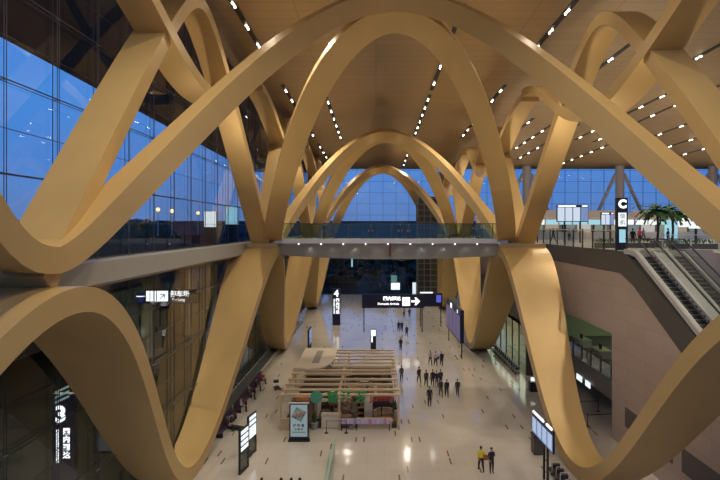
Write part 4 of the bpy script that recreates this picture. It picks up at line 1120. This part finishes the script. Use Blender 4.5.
P(fp(406.7,336.7),.1,'walk',CH,DK,'person in charcoal walking in mid distance toward the pavilion')
P(fp(398.6,331.5),.1,'walk',DK,CH,'person in black, left of the distant pair under the direction sign')
P(fp(401.8,331.8),.1,'walk',NV,CH,'person in navy, right of the distant pair under the direction sign')
P(fp(404,317),.1,'walk',LG,CH,'person in light grey, left one at the far end below the direction sign')
P(fp(409.5,317.5),.1,'stand',CH,DK,'person in charcoal, right one at the far end below the direction sign')
P(fp(309.5,351),1.2,'stand',LG,DK,'person in light grey standing near the thin dark totem')
for i,(y,tp,lb) in enumerate(((42.3,CH,'person in charcoal sitting on the nearest purple seats at the left'),(46.8,LG,'person in light grey sitting on the middle purple seats at the left'),(50.1,BR,'person in brown sitting on the middle purple seats, far end'),(52.6,DK,'person in black sitting on the farthest purple seats, near end'),(55.0,RD,'person in dark red sitting on the farthest purple seats, far end'))):
    P((-12.15,y,0),pi/2,'sit',tp,DK,lb)
for i,(x,tp,lb) in enumerate(((-6.75,DK,'leftmost of the people whose heads just show at the bottom edge'),(-5.6,CH,'second from the left of the people at the bottom edge'),(-5.0,BR,'third from the left of the people at the bottom edge'),(-4.5,DK,'rightmost of the people at the bottom edge'))):
    P((x,30.7,0),pi+.2*i,'walk',tp,DK,'person in '+tp[0]+', '+lb,None,1.04)
Z=DECK-.35
for x,y,tp,lg_,ps_,lb in ((24.2,49,DK,DK,'stand','person in black behind the railing left of the palms'),(28.4,56,RD,DK,'stand','person in a red coat under the palm leaves'),(29.2,52,DK,CH,'stand','person in black to the right of the red coat'),
      (31.8,47,CH,DK,'walk','person in charcoal left of the stacked white boards'),(33.6,50.5,WH,NV,'stand','person in white below the stacked white boards'),(35.6,52,RD,CH,'stand','person in red at the far right of the upper level'),(36.8,52.4,RD,DK,'walk','person in red and black trousers at the far right edge'),
      (22.5,66,NV,DK,'walk','person in navy below the large departure board'),(26.0,70,LG,DK,'stand','person in grey at the check-in island left of the zone sign'),(33.0,71,DK,DK,'stand','person in black at the middle check-in island'),(36.0,70,BL,DK,'walk','person in blue at the middle check-in island, right end')):
    P((x,y,Z),random.uniform(-.5,3),ps_,tp,lg_,lb)
for i,(x,tp,lb) in enumerate(((-5.6,DK,'person in black standing on the footbridge near its left end'),(-0.6,CH,'person in charcoal standing on the footbridge left of its middle'),(2.6,DK,'person in black standing on the footbridge right of its middle'),(3.5,NV,'person in navy standing on the footbridge right of its middle, right of the pair'))):
    P((x,56.3,15.35),.3*i,'stand',tp,DK,lb)
# ================================================================== LIGHT, SKY, CAMERA
w = bpy.data.worlds.new('dusk'); S.world = w; w.use_nodes = True
n, l = w.node_tree.nodes, w.node_tree.links
bg = n['Background']
tc = n.new('ShaderNodeTexCoord'); sp = n.new('ShaderNodeSeparateXYZ'); l.new(tc.outputs['Generated'], sp.inputs[0])
cr = n.new('ShaderNodeValToRGB'); l.new(sp.outputs['Z'], cr.inputs[0])
el = cr.color_ramp.elements
el[0].position = 0.0; el[0].color = (0.10, 0.18, 0.40, 1)
el[1].position = 0.45; el[1].color = (0.045, 0.17, 0.62, 1)
q = el.new(0.10); q.color = (0.065, 0.20, 0.56, 1)
q = el.new(0.22); q.color = (0.062, 0.232, 0.64, 1)
nz = n.new('ShaderNodeTexNoise'); nz.inputs['Scale'].default_value = 5; nz.inputs['Detail'].default_value = 5
l.new(tc.outputs['Generated'], nz.inputs['Vector'])
mr = n.new('ShaderNodeMapRange'); mr.inputs[1].default_value = 0.5; mr.inputs[2].default_value = 0.85; mr.inputs[3].default_value = 0; mr.inputs[4].default_value = 0.35
l.new(nz.outputs['Fac'], mr.inputs[0])
mx = n.new('ShaderNodeMix'); mx.data_type = 'RGBA'; mx.inputs['B'].default_value = (0.20, 0.30, 0.55, 1)
l.new(mr.outputs[0], mx.inputs['Factor']); l.new(cr.outputs[0], mx.inputs['A']); l.new(mx.outputs['Result'], bg.inputs['Color'])
bg.inputs['Strength'].default_value = 1.45

def spot(loc, tgt, watts, ang=120, col=(1.0, 0.80, 0.55), r=0.35, blend=0.8):
    la = bpy.data.lights.new('hall_spot', 'SPOT'); la.energy = watts; la.color = col; la.spot_size = R(ang); la.spot_blend = blend; la.shadow_soft_size = r
    o = bpy.data.objects.new('hall_spot', la); C.objects.link(o); o.location = loc
    o.rotation_euler = (V(tgt) - V(loc)).to_track_quat('-Z', 'Y').to_euler()
    return o
# ceiling downlights
WARM = (1.0, 0.88, 0.72)
for y in (18, 40, 62, 84, 108):
    for x in (-6.0, 6.4):
        spot((x, y, ceil_z(y)-0.6), (x, y, 0), 5600, 150, WARM, 0.12, 1.0)
for y in (34, 52, 70, 95):
    for x in (25, 46): spot((x, y, ceil_z(y)-0.6), (x, y, 0), 6000, 140, WARM, 0.3)
for y in (24, 35, 46, 60, 71, 82, 96, 108):
    for x in (-8.3, 11.8): spot((x, y, ceil_z(y)-0.5), (x*1.15, y, 0), 800, 150, WARM, 0.2, 1.0)  # added fill spots brightening the upper ribbons
for x, y, p in ((-6.0,-3,2300),(6.4,-3,3600),(-6.0,7,1700),(6.4,7,2600),(13,3,2600),(-9,3,800)): spot((x, y, ceil_z(y)-0.6), (x*.9, y+14, 0), p, 150, WARM, 0.12, 1.0)  # added fill near and behind the camera for the near arch faces
# added unseen uplights at the departures level, washing ribbons and ceiling
for y in (29, 40, 65, 76, 101, 112):
    for x, tx in ((-13.4, -3), (17.9, 8)):
        spot((x, y, 15.6), (tx, y, 32), 1600, 140, (1.0, 0.80, 0.52), 0.4, 1.0)
for k in range(4):
    y = Y0 + BAY*k
    for x, tx in ((-10.3, -9), (13.3, 12)):
        pass
for x in (30, 50, 70):
    for y in (60, 86, 112): spot((x, y, 16.5), (x, y, 32), 3600, 150, (1.0, 0.80, 0.55), 0.4, 1.0)  # more added uplights, lifting the ceiling over the departures hall
# office and shops
def area(loc, sx, sy, watts, col, rot=(0,0,0)):
    la = bpy.data.lights.new('ceiling_panel_light', 'AREA'); la.shape = 'RECTANGLE'; la.size = sx; la.size_y = sy; la.energy = watts; la.color = col
    o = bpy.data.objects.new('ceiling_panel_light', la); C.objects.link(o); o.location = loc; o.rotation_euler = rot
for y in (20, 40, 60, 85, 110): spot((-24, y, 12.9), (-24, y, 0), 4500, 150, (1.0, 0.85, 0.6), 0.3)  # added warm spots under the outside deck, lifting the lower left view
for i in range(9): spot((-6.675+2.25*i, 52.45, 14.7), (-6.675+2.25*i, 52.95, 13), 14, 100, (1.0,0.93,0.8), 0.05, 0.6)
area((-3, 50, 2.5), 8, 13, 20, (1.0, 0.88, 0.7))  # added fill under the kiosk roof, no fixture there
area((27, 49.5, 8.1), 8, 12, 260, (0.86, 1.0, 0.66))
area((19.8, 92, 5.1), 3, 60, 1300, (0.92, 1.0, 0.80))

cam = bpy.data.cameras.new('camera'); co = bpy.data.objects.new('camera', cam); C.objects.link(co)
co.location = (0, 0, EYE); co.rotation_euler = (R(90), 0, 0)
cam.sensor_width = 36; cam.sensor_fit = 'HORIZONTAL'; cam.lens = F * 36 / 720
cam.shift_x = -16/720; cam.shift_y = -13/720
cam.clip_start = 0.1; cam.clip_end = 2000
S.camera = co
S.view_settings.view_transform = 'Standard'; S.view_settings.look = 'None'; S.view_settings.gamma = 1
S.view_settings.use_curve_mapping = False; S.view_settings.exposure = -0.1
S.cycles.max_bounces = 8; S.cycles.transparent_max_bounces = 16
